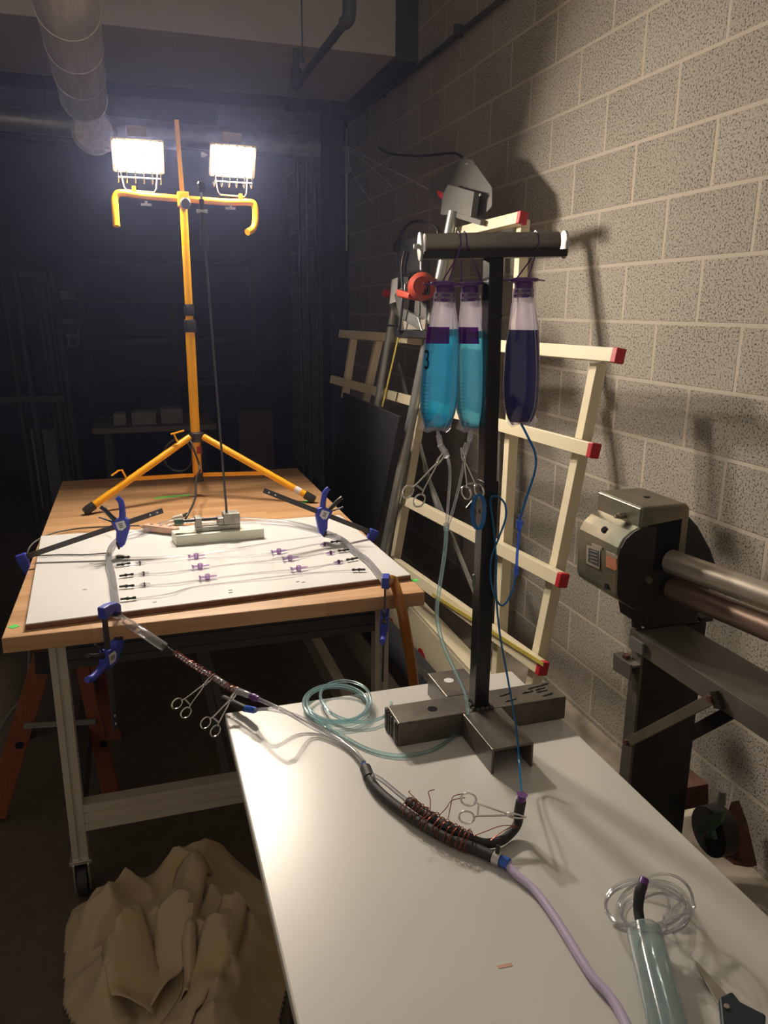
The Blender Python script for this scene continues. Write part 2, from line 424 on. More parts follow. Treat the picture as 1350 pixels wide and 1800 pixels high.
# duct
t = thing('round_duct', 'shiny round metal duct hanging under the ceiling at upper left', 'duct', (-1.86, .8, 2.6))
a, b = CAM + (V((-1.858, .85, 2.60)) - CAM) * 1.36, CAM + (V((-1.835, -2.1, 2.66)) - CAM) * 1.36
d = (b - a).normalized(); b = a + d * 4.2
MB().tube([a, b], .128, 40).build('duct_body', 'ductm', t, True)
for k in range(9): MB().ring(a + d * (.03 + k * .45), d, .128, .003, 40, 6).build('seam_ring', 'ductm', t, True)
MB().tube([a - d * .0, a - d * .03, a - d * .06, a - d * .075], [.128, .12, .07, .015], 36).build('end_cap', 'ductm', t, True)
MB().cyl(a + d * .5 + V((0, 0, .12)), V((a.x, a.y + d.y * .5, 3.19 if a.y + d.y * .5 > 1.87 else 3.99)), .004, n=8).build('hanger_rod', 'zinc', t, True)
t = thing('grey_disc', 'round grey disc hanging just beyond the end of the duct', 'duct cap', (-1.85, 2.9, 2.75))  # faint round shape past the duct end, built as a plain disc
p = on(165, 231, y=3.15)
MB().tube([p, p + V((0, .02, 0)), p + V((0, .04, 0))], [.125, .148, .13], 36).build('disc', 'ductm', t, True)
MB().cyl(p + V((.08, .02, .11)), (p.x + .08, p.y + .02, 3.99), .005, n=8).build('hanger_rod', 'zinc', t, True)

# sprinkler pipe
t = thing('sprinkler_pipe', 'dark threaded pipe with elbows hanging below the soffit', 'pipe', (-.72, 1.3, 3.0))
a = on(614, 30, z=3.0); b = on(521, 150, z=3.0)
MB().tube([a, b], .021, 14).build('pipe', 'darksteel', t, True)
MB().tube([a + V((0, 0, .02)), a + V((0, 0, .99))], .02, 14).build('riser', 'darksteel', t, True)
d = (b - a).normalized()
MB().tube([a + d * .07, a + d * .02, a + V((0, 0, .02)), a + V((0, 0, .08))], .031, 14, smooth=4).build('elbow', 'darksteel', t, True)
MB().tube([b - d * .06, b - d * .01, b + V((0, 0, .03)), b + V((0, 0, .09))], .03, 14, smooth=4).build('elbow', 'darksteel', t, True)
MB().cyl(b + V((0, 0, .09)), b + V((0, 0, .188)), .018, n=12).build('nipple', 'darksteel', t, True)
p = on(531, 60, y=1.45)
t = thing('hanger_rod', 'thin dark vertical rod in front of the soffit', 'rod', (p.x, p.y, 3.0))
MB().cyl((p.x, p.y, 3.0), (p.x, p.y, 3.995), .004, n=8).build('rod', 'darksteel', t, True)
MB().ball((p.x, p.y, 3.0), .012, 10).build('nut', 'darksteel', t, True)

# ================================================================== WOODEN WORK TABLE
TX0, TX1, TY0, TY1, TZ = -2.125, -.925, -.835, 1.16, .9
t = thing('work_table', 'butcher block work table on an aluminium profile frame with casters', 'table', (-1.52, .16, 0))
MB().box((TX0, TY0, TZ - .045), (TX1, TY1, TZ)).build('tabletop', 'butcher', t, bevel=.003)
def profile(mb, a, b, w, h, up):
    mb.bar(a, b, w, h, up)
def prof_leg(x, y, z0, z1, w=.045):
    mb = MB()
    # T-slot section extruded upward
    g = .0045; dd = .007; h = w / 2
    sec = []
    for (ax, ay) in ((1, 0), (0, 1), (-1, 0), (0, -1)):
        nx, ny = ax, ay; tx, ty = -ay, ax
        for (u, v) in ((-h, h), (-g, h), (-g, h - dd), (g, h - dd), (g, h)):
            sec.append((x + nx * v + tx * u, y + ny * v + ty * u))
    mb.prism([V((q[0], q[1], z0)) for q in sec], (0, 0, z1 - z0))
    return mb
LX0, LX1, LY0, LY1 = -2.0, -1.045, -.75, 1.05
def caster(x, y, leg, z0):
    ca = MB(); ca.box((x - .032, y - .03, z0 - .012), (x + .032, y + .03, z0)); ca.box((x - .024, y - .035, z0 - .10), (x - .018, y + .03, z0 - .01)); ca.box((x + .018, y - .035, z0 - .10), (x + .024, y + .03, z0 - .01))
    c = ca.build('caster', 'zinc', leg, bevel=.001)
    r = z0 - .07
    MB().tube([(x - .014, y - .005, .05), (x + .014, y - .005, .05)], .05, 24).build('wheel', 'blackrub', c, True)
for x in (LX0, LX1):
    for y in (LY0, LY1):
        lg = prof_leg(x, y, .13, TZ - .045).build('leg', 'alu', t)
        caster(x, y, lg, .13)
def rail(a, b, h=.09):
    mb = MB(); a, b = V(a), V(b)
    for dz, hh in ((-.033, .022), (0, .030), (.033, .022)): mb.bar(a + V((0, 0, dz)), b + V((0, 0, dz)), .044, hh)
    mb.bar(a, b, .034, .086)
    return mb
for y in (LY0, LY1): rail((LX0 + .023, y, .27), (LX1 - .023, y, .27)).build('lower_rail', 'alu', t)
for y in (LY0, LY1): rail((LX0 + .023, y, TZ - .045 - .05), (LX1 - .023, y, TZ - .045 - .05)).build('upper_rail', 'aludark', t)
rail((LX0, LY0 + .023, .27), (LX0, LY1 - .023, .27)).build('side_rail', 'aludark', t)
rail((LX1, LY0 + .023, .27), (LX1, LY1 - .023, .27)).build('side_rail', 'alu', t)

def flat_strip(pts, w, z, th=.0006):
    mb = MB()
    for a, b in zip(pts, pts[1:]): mb.bar(V((a[0], a[1], z)), V((b[0], b[1], z)), w, th)
    return mb
def P2(px, py, z): p = on(px, py, z=z); return (p.x, p.y)
tag(flat_strip([P2(18, 1104, TZ), P2(31, 1099, TZ)], .022, TZ + .0006).build('tape', 'green'), 'small green tape mark at the left front corner of the wooden table', 'tape')
tag(flat_strip([P2(724, 1021, TZ), P2(735, 1020, TZ)], .022, TZ + .0006).build('tape', 'green'), 'small green tape mark at the right front corner of the wooden table', 'tape')
tag(flat_strip([P2(272, 876, TZ), P2(335, 870, TZ)], .024, TZ + .0006).build('tape', 'green'), 'long green tape strip on the wooden table below the tripod', 'tape')
tag(flat_strip([P2(530, 884, TZ), P2(545, 880, TZ)], .03, TZ + .0006).build('tape', 'green'), 'small green tape mark by the right tripod foot', 'tape')

# white board
BZ = .918
q = [on(45, 1097, z=BZ), on(722, 1010, z=BZ), on(597, 905, z=BZ), on(72, 942, z=BZ)]
t = thing('white_board', 'large white melamine board lying on the wooden table', 'board', (-1.5, -.35, TZ))
MB().prism([p + V((0, 0, -.0165)) for p in q], (0, 0, .0125)).build('core', 'mdf', t)
MB().prism([p + V((0, 0, -.004)) for p in q], (0, 0, .004)).build('board_face', 'melamine', t, bevel=.001)
for i, (px, py) in enumerate(((157, 991), (145, 1037), (402, 1038), (520, 1023), (530, 1024), (268, 1059), (402, 1042))):
    p = on(px, py, z=BZ + .0004)
    if i == 0: mk = MB()
    mk.bar(p, p + V((.012, .002, 0)), .004, .0004)
mk.build('pen_mark', 'ink', t)

# ================================================================== WORK LIGHT
MX, MY = -1.488, .66
t = thing('work_light', 'yellow tripod work light with two lit halogen heads standing on the wooden table', 'work light', (MX, MY, TZ))
mb = MB(); mb.cyl((MX - .005, MY, 1.0), (MX - .002, MY, 1.70), .021, n=24); mb.build('lower_mast', 'yellow', t, True)
MB().cyl((MX - .001, MY, 1.69), (MX, MY, 2.20), .0165, n=24).build('middle_mast', 'yellow', t, True)
MB().bar((MX, MY + .01, 2.16), (MX - .008, MY + .01, 2.505), .018, .018, (0, 1, 0)).build('upper_mast', 'yellow', t, bevel=.002)
for z0, z1, r in ((1.715, 1.765, .0225), (1.645, 1.70, .026)):
    MB().tube([(MX, MY, z0), (MX, MY, z0 + .008), (MX, MY, z1 - .008), (MX, MY, z1)], [r * .9, r, r, r * .85], 20).build('collar', 'blackpl', t, True)
MB().cyl((MX, MY, .968), (MX, MY, 1.01), .023, n=20).build('mast_foot', 'blackpl', t, True)
MB().tube([(MX, MY, 1.155), (MX, MY, 1.165), (MX, MY, 1.195), (MX, MY, 1.2)], [.03, .036, .034, .026], 24).build('hub', 'blackpl', t, True)
MB().cyl((MX, MY, 1.10), (MX, MY, 1.135), .0215, n=20).build('warning_label', 'orange', t, True)
feet = [on(150, 903, z=.905), on(552, 882, z=.905), V((MX + .02, 1.12, .905))]
hooks = []
for i, ft in enumerate(feet):
    ft.z = .915
    d = V((ft.x - MX, ft.y - MY, 0)).normalized()
    top = V((MX, MY, 1.178)) + d * .035
    lg = MB().tube([top, ft], .0155, 18).build('leg', 'yellow', t, True)
    e = (ft - top).normalized()
    MB().tube([ft - e * .045, ft - e * .01, ft + e * .004], [.019, .019, .016], 16).build('rubber_foot', 'blackpl', lg, True)
    if i == 1: MB().tube([ft - e * .10, ft - e * .07], .0162, 16).build('sticker', 'labelw', lg, True)
    mid = top.lerp(ft, .58)
    MB().bar(V((MX, MY, 1.0)) + d * .02, mid, .006, .018, (0, 0, 1)).build('brace', 'yellow', t, bevel=.001)
    MB().ball(mid, .008, 8).build('rivet', 'zinc', t, True)
    if i == 0:
        for s_ in (.12, .62):
            p0 = top.lerp(ft, s_) + V((0, 0, .015)); 
            MB().tube([p0, p0 + V((-.015, -.01, .04)), p0 + V((-.02, -.012, .045)) + e * .01, p0 + V((-.06, -.02, .02)) if s_ > .5 else p0 + V((.03, -.02, .055))], .004, 8).build('cord_hook', 'yellow', lg, True)
# crossbar with hooked ends
aL, aR = V((-1.752, MY, 2.205)), V((-1.195, MY, 2.190))
mb = MB().tube([V((-1.765, MY - .03, 2.075)), V((-1.765, MY - .012, 2.15)), V((-1.762, MY, 2.19)), aL + V((.015, 0, .005)), aL.lerp(aR, .2), aL.lerp(aR, .5), aL.lerp(aR, .8), aR + V((-.012, 0, .006)), V((-1.185, MY, 2.18)), V((-1.185, MY - .01, 2.12)), V((-1.20, MY - .025, 2.085)), V((-1.228, MY - .05, 2.068))], .0145, 16, smooth=6)
mb.build('crossbar', 'yellow', t, True)
MB().box((MX - .024, MY - .022, 2.165), (MX + .024, MY + .022, 2.225)).build('tee_block', 'yellow', t, bevel=.004)
k = MB().tube([(MX + .006, MY - .022, 2.175), (MX + .006, MY - .03, 2.175), (MX + .006, MY - .05, 2.175), (MX + .006, MY - .054, 2.175)], [.010, .023, .023, .018], 8)
k.build('clamp_knob', 'blackpl', t, True)
def head(cx, cz, w=.195, h=.125, tilt=R(27), yaw=0.0, mount=0.0):
    c = V((cx, MY - .02, cz))
    rot = Matrix.Rotation(yaw, 4, 'Z') @ Matrix.Rotation(tilt, 4, 'X')
    def L(x, y, z): return c + rot @ V((x, y, z))
    # tapering housing, open to the front (-y)
    hb = MB()
    fr = [L(-w / 2, -.03, -h / 2), L(w / 2, -.03, -h / 2), L(w / 2, -.03, h / 2), L(-w / 2, -.03, h / 2)]
    bk = [L(-w * .32, .075, -h * .28), L(w * .32, .075, -h * .28), L(w * .32, .075, h * .28), L(-w * .32, .075, h * .28)]
    hb.add(fr + bk, [(4, 5, 6, 7), (0, 1, 5, 4), (1, 2, 6, 5), (2, 3, 7, 6), (3, 0, 4, 7)])
    # outer brim
    for (a, b) in ((0, 1), (1, 2), (2, 3), (3, 0)): hb.bar(fr[a], fr[b], .008, .010, rot @ V((0, 1, 0)))
    hh = hb.build('lamp_head', 'housing', t)
    MB().prism([L(-w * .47, -.022, -h * .44), L(w * .47, -.022, -h * .44), L(w * .47, -.022, h * .44), L(-w * .47, -.022, h * .44)], rot @ V((0, .004, 0))).build('glass_lens', 'lens', hh)
    # junction box on the back and top
    jb = MB(); jb.prism([L(-.04, .0, h / 2 + .002), L(.04, .0, h / 2 + .002), L(.04, .05, h / 2 - .01), L(-.04, .05, h / 2 - .01)], rot @ V((0, 0, .04))); jb.build('junction_box', 'housing', hh, bevel=.003)
    g = MB()
    for i in range(6):
        x = -w * .43 + i * w * .86 / 5
        g.tube([L(x, -.034, h / 2), L(x, -.055, h * .35), L(x, -.062, 0), L(x, -.066, -h * .40), L(x, -.068, -h / 2 - .014), L(x, -.060, -h / 2 - .036), L(x, -.030, -h / 2 - .030)], .0026, 6, smooth=3)
    g.tube([L(-w * .43, -.069, -h / 2 - .012), L(w * .43, -.069, -h / 2 - .012)], .0022, 6)
    g.tube([L(-w * .43, -.061, h * .2), L(w * .43, -.061, h * .2)], .0018, 6)
    g.build('wire_guard', 'chrome', hh, True)
    MB().tube([L(-w / 2 - .006, .02, 0), L(-w / 2 - .02, .02, 0), L(-w / 2 - .03, .02, 0)], [.004, .010, .010], 8).build('tilt_knob', 'zinc', hh, True)
    br = MB().tube([L(-w * .42, .02, -.01), V((cx - w * .33, MY, 2.235)), V((cx - w * .28, MY, 2.222)), V((cx + w * .28, MY, 2.218)), V((cx + w * .33, MY, 2.232)), L(w * .42, .02, -.01)], .0035, 8)
    br.build('bracket', 'zinc', hh, True)
head(-1.660, 2.362)
head(-1.280, 2.365, w=.185, yaw=R(4))
for x, zz in ((-1.685, 2.222), (-1.245, 2.212)):
    MB().box((x - .008, MY - .012, zz - .012), (x + .008, MY + .012, zz + .016)).build('bracket_block', 'yellow', t, bevel=.002)
for x in (-1.64, -1.29):
    MB().tube([(x, MY, 2.182), (x, MY, 2.168)], .006, 8).build('wing_bolt', 'zinc', t, True)
    MB().bar((x - .022, MY, 2.168), (x + .022, MY, 2.168), .006, .010).build('wing_nut', 'zinc', t, bevel=.002)
# lamp cable
pts = [V((MX - .03, MY - .03, 1.165)), V((MX - .02, MY - .06, 1.13)), V((MX + .0, MY - .10, 1.05))] + [on(345, 840, y=.45), on(343, 875, y=.25), on(330, 905, y=.1)]
pts[-1].z = max(pts[-1].z, .935)
tag(MB().tube(pts + [on(322, 918, z=.93)], .0045, 10, smooth=6).build('lamp_cable', 'blackpl', None, True), 'black lamp cable hanging from the tripod hub down to the plugs', 'cable')
c_ = V((MX - .08, MY - .0, 1.10))
tag(MB().tube([V((MX - .085 + .065 * math.cos(a), MY + .045 + .01 * math.sin(a * 2), 1.085 + .075 * math.sin(a))) for a in [i * 2 * PI / 24 for i in range(26)]], .004, 8).build('cable_loop', 'blackpl', None, True), 'round loop of black cable behind the left tripod leg', 'cable')

# ================================================================== ROD IN VISE
vb = on(375, 932, z=.958)
t = thing('plastic_block', 'milky white plastic block on the white board carrying the vise', 'block', (vb.x, vb.y, BZ))
a = on(310, 960, z=BZ); b = on(465, 946, z=BZ)
MB().prism([a, b, b + V((-.005, .075, 0)), a + V((-.012, .08, 0))], (0, 0, .038)).build('block_body', 'hdpe', t, bevel=.003)
BT = BZ + .038
v0 = on(345, 936, z=BT + .001); v1 = on(423, 929, z=BT + .001)
vx = (v1 - v0); vl = vx.length; vx.normalize(); vy = V((-vx.y, vx.x, 0))
def VP(u, v, w): return v0 + vx * (u * vl) + vy * v + V((0, 0, w))
t = thing('drill_vise', 'small grey steel vise standing on the milky block', 'vise', tuple(v0.lerp(v1, .5)))
def vbox(u0, u1, a0, a1, w0, w1):
    return MB().prism([VP(u0, a0, w0), VP(u1, a0, w0), VP(u1, a1, w0), VP(u0, a1, w0)], (0, 0, w1 - w0))
vbox(0, 1, .003, .05, 0, .018).build('vise_base', 'vise', t, bevel=.0015)
vbox(0, .14, 0.003, .05, .018, .052).build('rear_jaw', 'vise', t, bevel=.002)
vbox(.63, 1, 0.001, .052, .018, .060).build('fixed_jaw', 'vise', t, bevel=.002)
vbox(.50, .63, .004, .048, .018, .045).build('sliding_jaw', 'vise', t, bevel=.002)
MB().tube([VP(-.30, .025, .040), VP(.5, .025, .040)], .006, 12).build('screw', 'clampbar', t, True)
MB().tube([VP(-.45, .025, .040), VP(-.26, .025, .040)], .0125, 16).build('knob', 'vgreen', t, True)
rp = VP(.72, .024, .061)
t = thing('lab_rod', 'thin grey rod rising from the vise to a black clamp head', 'rod', tuple(rp))
rt = on(361, 440, y=rp.y + .01)
MB().tube([rp, rt], .0042, 12).build('rod', 'rod', t, True)
dd = (rt - rp).normalized()
g0 = rt; g1 = on(356, 385, y=rp.y + .01); g2 = on(354, 350, y=rp.y + .01); g3 = on(353, 326, y=rp.y + .01)
MB().tube([g0 - dd * .0, g0 + dd * .008, g0.lerp(g1, .5), g0.lerp(g1, .62), g1], [.010, .013, .014, .010, .010], 16).build('grip', 'blackpl', t, True)
MB().bar(g1, g2, .016, .008, (0, 1, 0)).build('clamp_body', 'blackpl', t, bevel=.002)
MB().tube([g1.lerp(g2, .4) + V((-.018, 0, 0)), g1.lerp(g2, .4) + V((.018, 0, 0))], .006, 8).build('hinge_pin', 'zinc', t, True)
MB().tube([g2, g3], .004, 10).build('spindle', 'zinc', t, True)
MB().tube([g3 - dd * .022, g3 - dd * .012, g3 + dd * .006, g3 + dd * .012], [.006, .011, .012, .008], 6).build('end_nut', 'blackpl', t)

# ================================================================== BAR CLAMPS
def make_clamp(name, label, O, zdir, xdir, L, d, bar_extra=.0, jaw=.06):
    """bar along -zdir from the fixed jaw at O; jaws reach along xdir; handles on the other side"""
    t = thing(name, label, 'clamp', (0, 0, 0), 'blue and black bar clamps')
    B = MB().box((-.003, -.009, -L), (.003, .009, .004)) if False else MB().box((-.009, -.003, -L), (.009, .003, .004))
    B.build('bar', 'clampbar', t, bevel=.0006)
    hl = MB()
    for zz in (-L + .02, -L + .045): hl.tube([(0, -.0036, zz), (0, .0036, zz)], .0035, 10)
    hl.build('bar_hole', 'labelw', t)
    j = MB().prism([V((-.014, -.011, .012)), V((.014, -.011, .012)), V((jaw * .75, -.011, .006)), V((jaw, -.011, -.006)), V((jaw, -.011, -.026)), V((jaw - .022, -.011, -.026)), V((jaw - .026, -.011, -.014)), V((.014, -.011, -.022)), V((-.014, -.011, -.022))], (0, .022, 0))
    fj = j.build('fixed_jaw', 'clampblue', t, bevel=.003)
    MB().box((jaw - .024, -.012, -.034), (jaw + .001, .012, -.026)).build('pad', 'blackpl', fj, bevel=.002)
    h = MB().prism([V((-.022, -.013, -d + .008)), V((.016, -.013, -d + .004)), V((jaw - .03, -.013, -d + .016)), V((jaw + .002, -.013, -d + .010)), V((jaw - .006, -.013, -d - .008)), V((.018, -.013, -d - .044)), V((-.010, -.013, -d - .050)), V((-.026, -.013, -d - .034))], (0, .026, 0))
    mh = h.build('sliding_head', 'clampblue', t, bevel=.004)
    MB().box((jaw - .02, -.012, -d + .012), (jaw + .004, .012, -d + .020)).build('pad', 'blackpl', mh, bevel=.002)
    lb = MB()
    for s_ in (-1, 1):
        lb.prism([V((-.016, .0135 * s_, -d - .004)), V((.012, .0135 * s_, -d - .004)), V((.018, .0135 * s_, -d - .016)), V((.010, .0135 * s_, -d - .034)), V((-.014, .0135 * s_, -d - .034))], (0, .0006 * s_, 0))
    lb.build('sticker', 'labelw', mh)
    pr = MB()
    for s_ in (-1, 1):
        for k in range(3): pr.box((-.008 + k * .006, min(.0141 * s_, .0145 * s_), -d - .025), (-.005 + k * .006, max(.0141 * s_, .0145 * s_), -d - .012))
    pr.build('sticker_print', 'platedark', mh)
    # blue main handle and black squeeze trigger, on the side away from the jaws
    MB().tube([V((-.018, 0, -d - .030)), V((-.045, 0, -d - .040)), V((-.075, 0, -d - .046)), V((-.095, 0, -d - .040))], [.012, .0105, .010, .009], 10, smooth=4).build('handle', 'clampblue', t, True)
    MB().tube([V((-.018, 0, -d - .008)), V((-.04, 0, -d + .002)), V((-.065, 0, -d + .012)), V((-.082, 0, -d + .022))], [.009, .008, .0075, .007], 10, smooth=4).build('trigger', 'blackpl', t, True)
    MB().tube([V((-.02, 0, -d + .006)), V((-.05, 0, -d + .04))], .003, 8).build('release_lever', 'clampbar', t, True)
    z = V(zdir).normalized(); x = V(xdir); x = (x - z * x.dot(z)).normalized(); y = z.cross(x)
    t.matrix_world = Matrix(((x.x, y.x, z.x, O[0]), (x.y, y.y, z.y, O[1]), (x.z, y.z, z.z, O[2]), (0, 0, 0, 1)))
    return t
O = on(183, 1075, y=-.875); bd = on(188, 1150, y=-.875)
make_clamp('bar_clamp', 'bar clamp hanging at the left front edge of the wooden table with white label', V((O.x, -.875, .965)), (0, 0, 1), (.55, .83, 0), .36, .118, jaw=.062)
make_clamp('bar_clamp', 'bar clamp gripping the amber hose at the right front edge of the wooden table', V((on(678, 1022, y=-.865).x, -.862, .962)), (.02, 0, 1), (.35, .93, 0), .33, .118, jaw=.062)
tip = on(203, 960, z=.955); yy = tip.y + .02
A0 = on(36, 982, y=yy); A1 = on(216, 921, y=yy); A2 = on(287, 899, y=yy)
make_clamp('bar_clamp', 'bar clamp lying low over the left side of the white board', A0, A0 - A1, (.0, 0, -1), (A2 - A0).length, (A1 - A0).length - .025, jaw=.075)
tip2 = on(568, 938, z=.955); yy = tip2.y + .02
A0 = on(658, 938, y=yy); A1 = on(566, 902, y=yy); A2 = on(463, 863, y=yy)
make_clamp('bar_clamp', 'bar clamp reaching over the right side of the white board', A0, A0 - A1, (.0, 0, -1), (A2 - A0).length, (A1 - A0).length - .025, jaw=.075)

# ================================================================== TUBING ON THE BOARD
def chain(pxs, z): return [on(a, b, z=(c[0] if c else z)) for a, b, *c in pxs]
r_ = .0105; zz = BZ + r_ + .001
pts = chain([(207, 1082), (201, 1040), (197, 1010), (191, 985), (196, 962), (215, 945), (250, 936), (300, 918), (380, 914), (450, 915), (510, 920), (560, 932), (600, 948), (622, 968), (645, 985), (668, 1012), (678, 1030)], zz)
loop = MB().tube(pts, r_, 14, smooth=6).build('manifold_tube', 'clear', None, True)
tag(loop, 'thick clear tube looped around the white board from clamp to clamp', 'tube')
lines = [
    # left port, mid points, right port, stopcocks (left, right)
    ((207, 980), [(300, 978), (400, 966), (500, 950)], (590, 939), None, None, 'clear line nearest the milky block, joining the two sides of the clear tube'),
    ((207, 993), [(240, 990), (300, 983), (345, 981), (420, 978), (490, 970), (548, 958)], (600, 951), 345, 499, 'clear line with purple stopcocks, farthest of the three valved lines'),
    ((212, 1012), [(250, 1009), (300, 1006), (352, 999), (420, 990), (510, 982), (560, 974)], (613, 966), 352, 511, 'clear line with purple stopcocks, middle of the three valved lines'),
    ((212, 1031), [(258, 1029), (310, 1025), (365, 1018), (440, 1008), (525, 1000), (580, 992)], (627, 981), 365, 525, 'clear line with purple stopcocks, nearest of the three valved lines'),
    ((214, 1053), [(250, 1051), (300, 1043), (340, 1032), (420, 1022), (500, 1012), (560, 1006)], (640, 1001), None, None, 'clear line nearest the front edge of the white board'),
]
for lp, mid, rp_, s1, s2, lab in lines:
    p0 = on(*lp, z=BZ + .008); p1 = on(*rp_, z=BZ + .008)
    t = thing('infusion_line', lab, 'tubing', tuple(p0.lerp(p1, .5)), 'small lines across the white board')
    mids = [on(a, b, z=BZ + .004 + .003 * math.sin(i * 2)) for i, (a, b) in enumerate(mid)]
    MB().tube([p0] + mids + [p1], .0023, 8, smooth=5).build('line', 'clear', t, True)
    for p, q_ in ((p0, mids[0]), (p1, mids[-1])):
        d = (q_ - p).normalized(); d.z = 0
        bb = MB().tube([p - d * .004, p + d * .012, p + d * .014, p + d * .018, p + d * .022, p + d * .030, p + d * .032, p + d * .040], [.0035, .0035, .0055, .0055, .003, .003, .005, .004], 10)
        bb.build('barb', 'black2', t, True)
    for s_, sg in ((s1, 1), (s2, -1)):
        if not s_: continue
        c = min(mids, key=lambda m: abs((on(s_, lp[1], z=BZ).x) - m.x)).copy(); c.z = BZ + .010
        d = (p1 - p0).normalized()
        sc_ = MB().tube([c + V((0, 0, -.009)), c + V((0, 0, -.007)), c + V((0, 0, .007)), c + V((0, 0, .009))], [.006, .008, .008, .006], 14)
        sc = sc_.build('stopcock', 'purplef', t, True)
        n_ = V((-d.y, d.x, 0))
        MB().tube([c - d * .026, c - d * .022, c - d * .02, c + d * .02, c + d * .03], [.005, .006, .0035, .0035, .0025], 10).build('luer_arm', 'purplef', sc, True)
        MB().tube([c - d * .024 - n_ * .016, c - d * .024 + n_ * .016], .0022, 8).build('lever', 'purplef', sc, True)
        e0 = p0 if sg > 0 else p1; e = (c - e0).normalized(); e.z = 0
        f0 = e0 + e * .055; f0.z = BZ + .007
        MB().tube([f0, f0 + e * .01, f0 + e * .012, f0 + e * .018, f0 + e * .02, f0 + e * .032], [.003, .0045, .0065, .0065, .004, .003], 10).build('luer_connector', 'purplef' if sg < 0 else 'clear', t, True)
        MB().tube([f0 + e * .0135, f0 + e * .0165], .0068, 10).build('seal_ring', 'ink', t, True)

# amber hose
pts = [on(680, 1030, z=.942), on(690, 1033, y=-.80), on(701, 1052, y=-.865), on(708, 1080, y=-.885), on(715, 1120, y=-.885), on(722, 1160, y=-.88), on(728, 1215, y=-.87), on(733, 1290, y=-.86)]
pts[1].z = .938
tag(MB().tube(pts, [.011, .015, .0165, .0165, .0165, .016, .016, .016], 16, smooth=6).build('amber_hose', 'amber', None, True), 'flattened amber rubber hose drooping from the right front clamp', 'hose')

# cords at the left of the board
pts = [on(40, 1000, y=-.05), on(55, 968, y=0.0), on(85, 940, z=.912), on(130, 930, z=.91), on(180, 926, z=.925), on(240, 924, z=.932), on(252, 927, z=.935)]
pts[0].x = -2.16; pts[0].z = .82; pts[1].x = -2.15; pts[1].z = .90
tag(MB().tube(pts, .0032, 8, smooth=6).build('power_cord', 'cordg', None, True), 'grey power cord running over the left table edge to the beige outlet', 'cord')
tag(MB().tube([on(60, 977, z=.924) + V((0, .0, 0)), on(110, 975, z=.922), on(150, 975, z=.922), on(189, 972, z=.924)], .0025, 8, smooth=4).build('pull_wire', 'cordg', None, True), 'straight thin cord lying on the left half of the white board', 'cord')
tag(MB().tube([on(186, 888, z=1.02), on(192, 905, z=.99), on(198, 925, z=.96)], .002, 6).build('thin_wire', 'cordg', None, True), 'short dark wire beside the left standing clamp', 'wire')
a = on(255, 928, z=.93); b = on(312, 935, z=.93)
t = thing('outlet_block', 'beige inline power outlet lying on the white board beside the milky block', 'outlet', tuple(a.lerp(b, .5)))
a.z = b.z = .935
MB().bar(a, b, .034, .026).build('outlet_body', 'beige', t, bevel=.006)
d = (b - a).normalized()
MB().tube([a - d * .022, a - d * .003], [.004, .009], 10).build('strain_relief', 'beige', t, True)
mb = MB()
for k in range(3): p = a.lerp(b, .22 + .28 * k); mb.cyl(p + V((0, 0, .013)), p + V((0, 0, .0145)), .007, n=10)
mb.build('socket', 'bgbox', t)
a = on(303, 917, z=.915); b = on(322, 908, z=.935)
t = thing('plug', 'grey three pin plug leaning beside the outlet', 'plug', tuple(a)); 
MB().bar(a + V((0, 0, .01)), b + V((0, 0, .002)), .034, .02).build('plug_body', 'alu', t, bevel=.006)
MB().tube([b + V((0, 0, .002)), b + (b - a).normalized() * .02 + V((0, 0, .006))], [.008, .0045], 10).build('strain_relief', 'cordg', t, True)

# ================================================================== HEMOSTATS
def make_hemostat(label, tip, hand, side, openw=.017, L=None):
    tip, hand = V(tip), V(hand); L = (hand - tip).length
    t = thing('hemostat', label, 'hemostat', (0, 0, 0), 'steel hemostats')
    for s_ in (-1, 1):
        h = L * .30
        a = MB().tube([V((0, s_ * .0008, 0)), V((h * .6, s_ * .0035, 0)), V((h, s_ * .001, s_ * .001)), V((h * 1.3, -s_ * .003, s_ * .001)), V((L * .78, -s_ * openw * .62, s_ * .001)), V((L * .90, -s_ * openw * .85, 0))], [.0013, .0022, .0036, .0022, .0019, .0020], 8, smooth=5)
        arm = a.build('arm', 'chrome', t, True)
        rg = MB(); c = V((L * 1.0, -s_ * openw, 0)); n = 26
        pts = [c + V((.0145 * math.cos(2 * PI * i / n), .0112 * math.sin(2 * PI * i / n), 0)) for i in range(n + 1)]
        rg.tube(pts, .0020, 8, caps=False); rg.build('finger_ring', 'chrome', arm, True)
    MB().tube([(L * .30, 0, -.004), (L * .30, 0, .004)], .0032, 12).build('pivot_screw', 'chrome', t, True)
    MB().bar((L * .82, -.010, 0), (L * .82, .010, 0), .004, .003).build('ratchet', 'chrome', t)
    t.matrix_world = frame(tip, hand - tip, side)
    return t

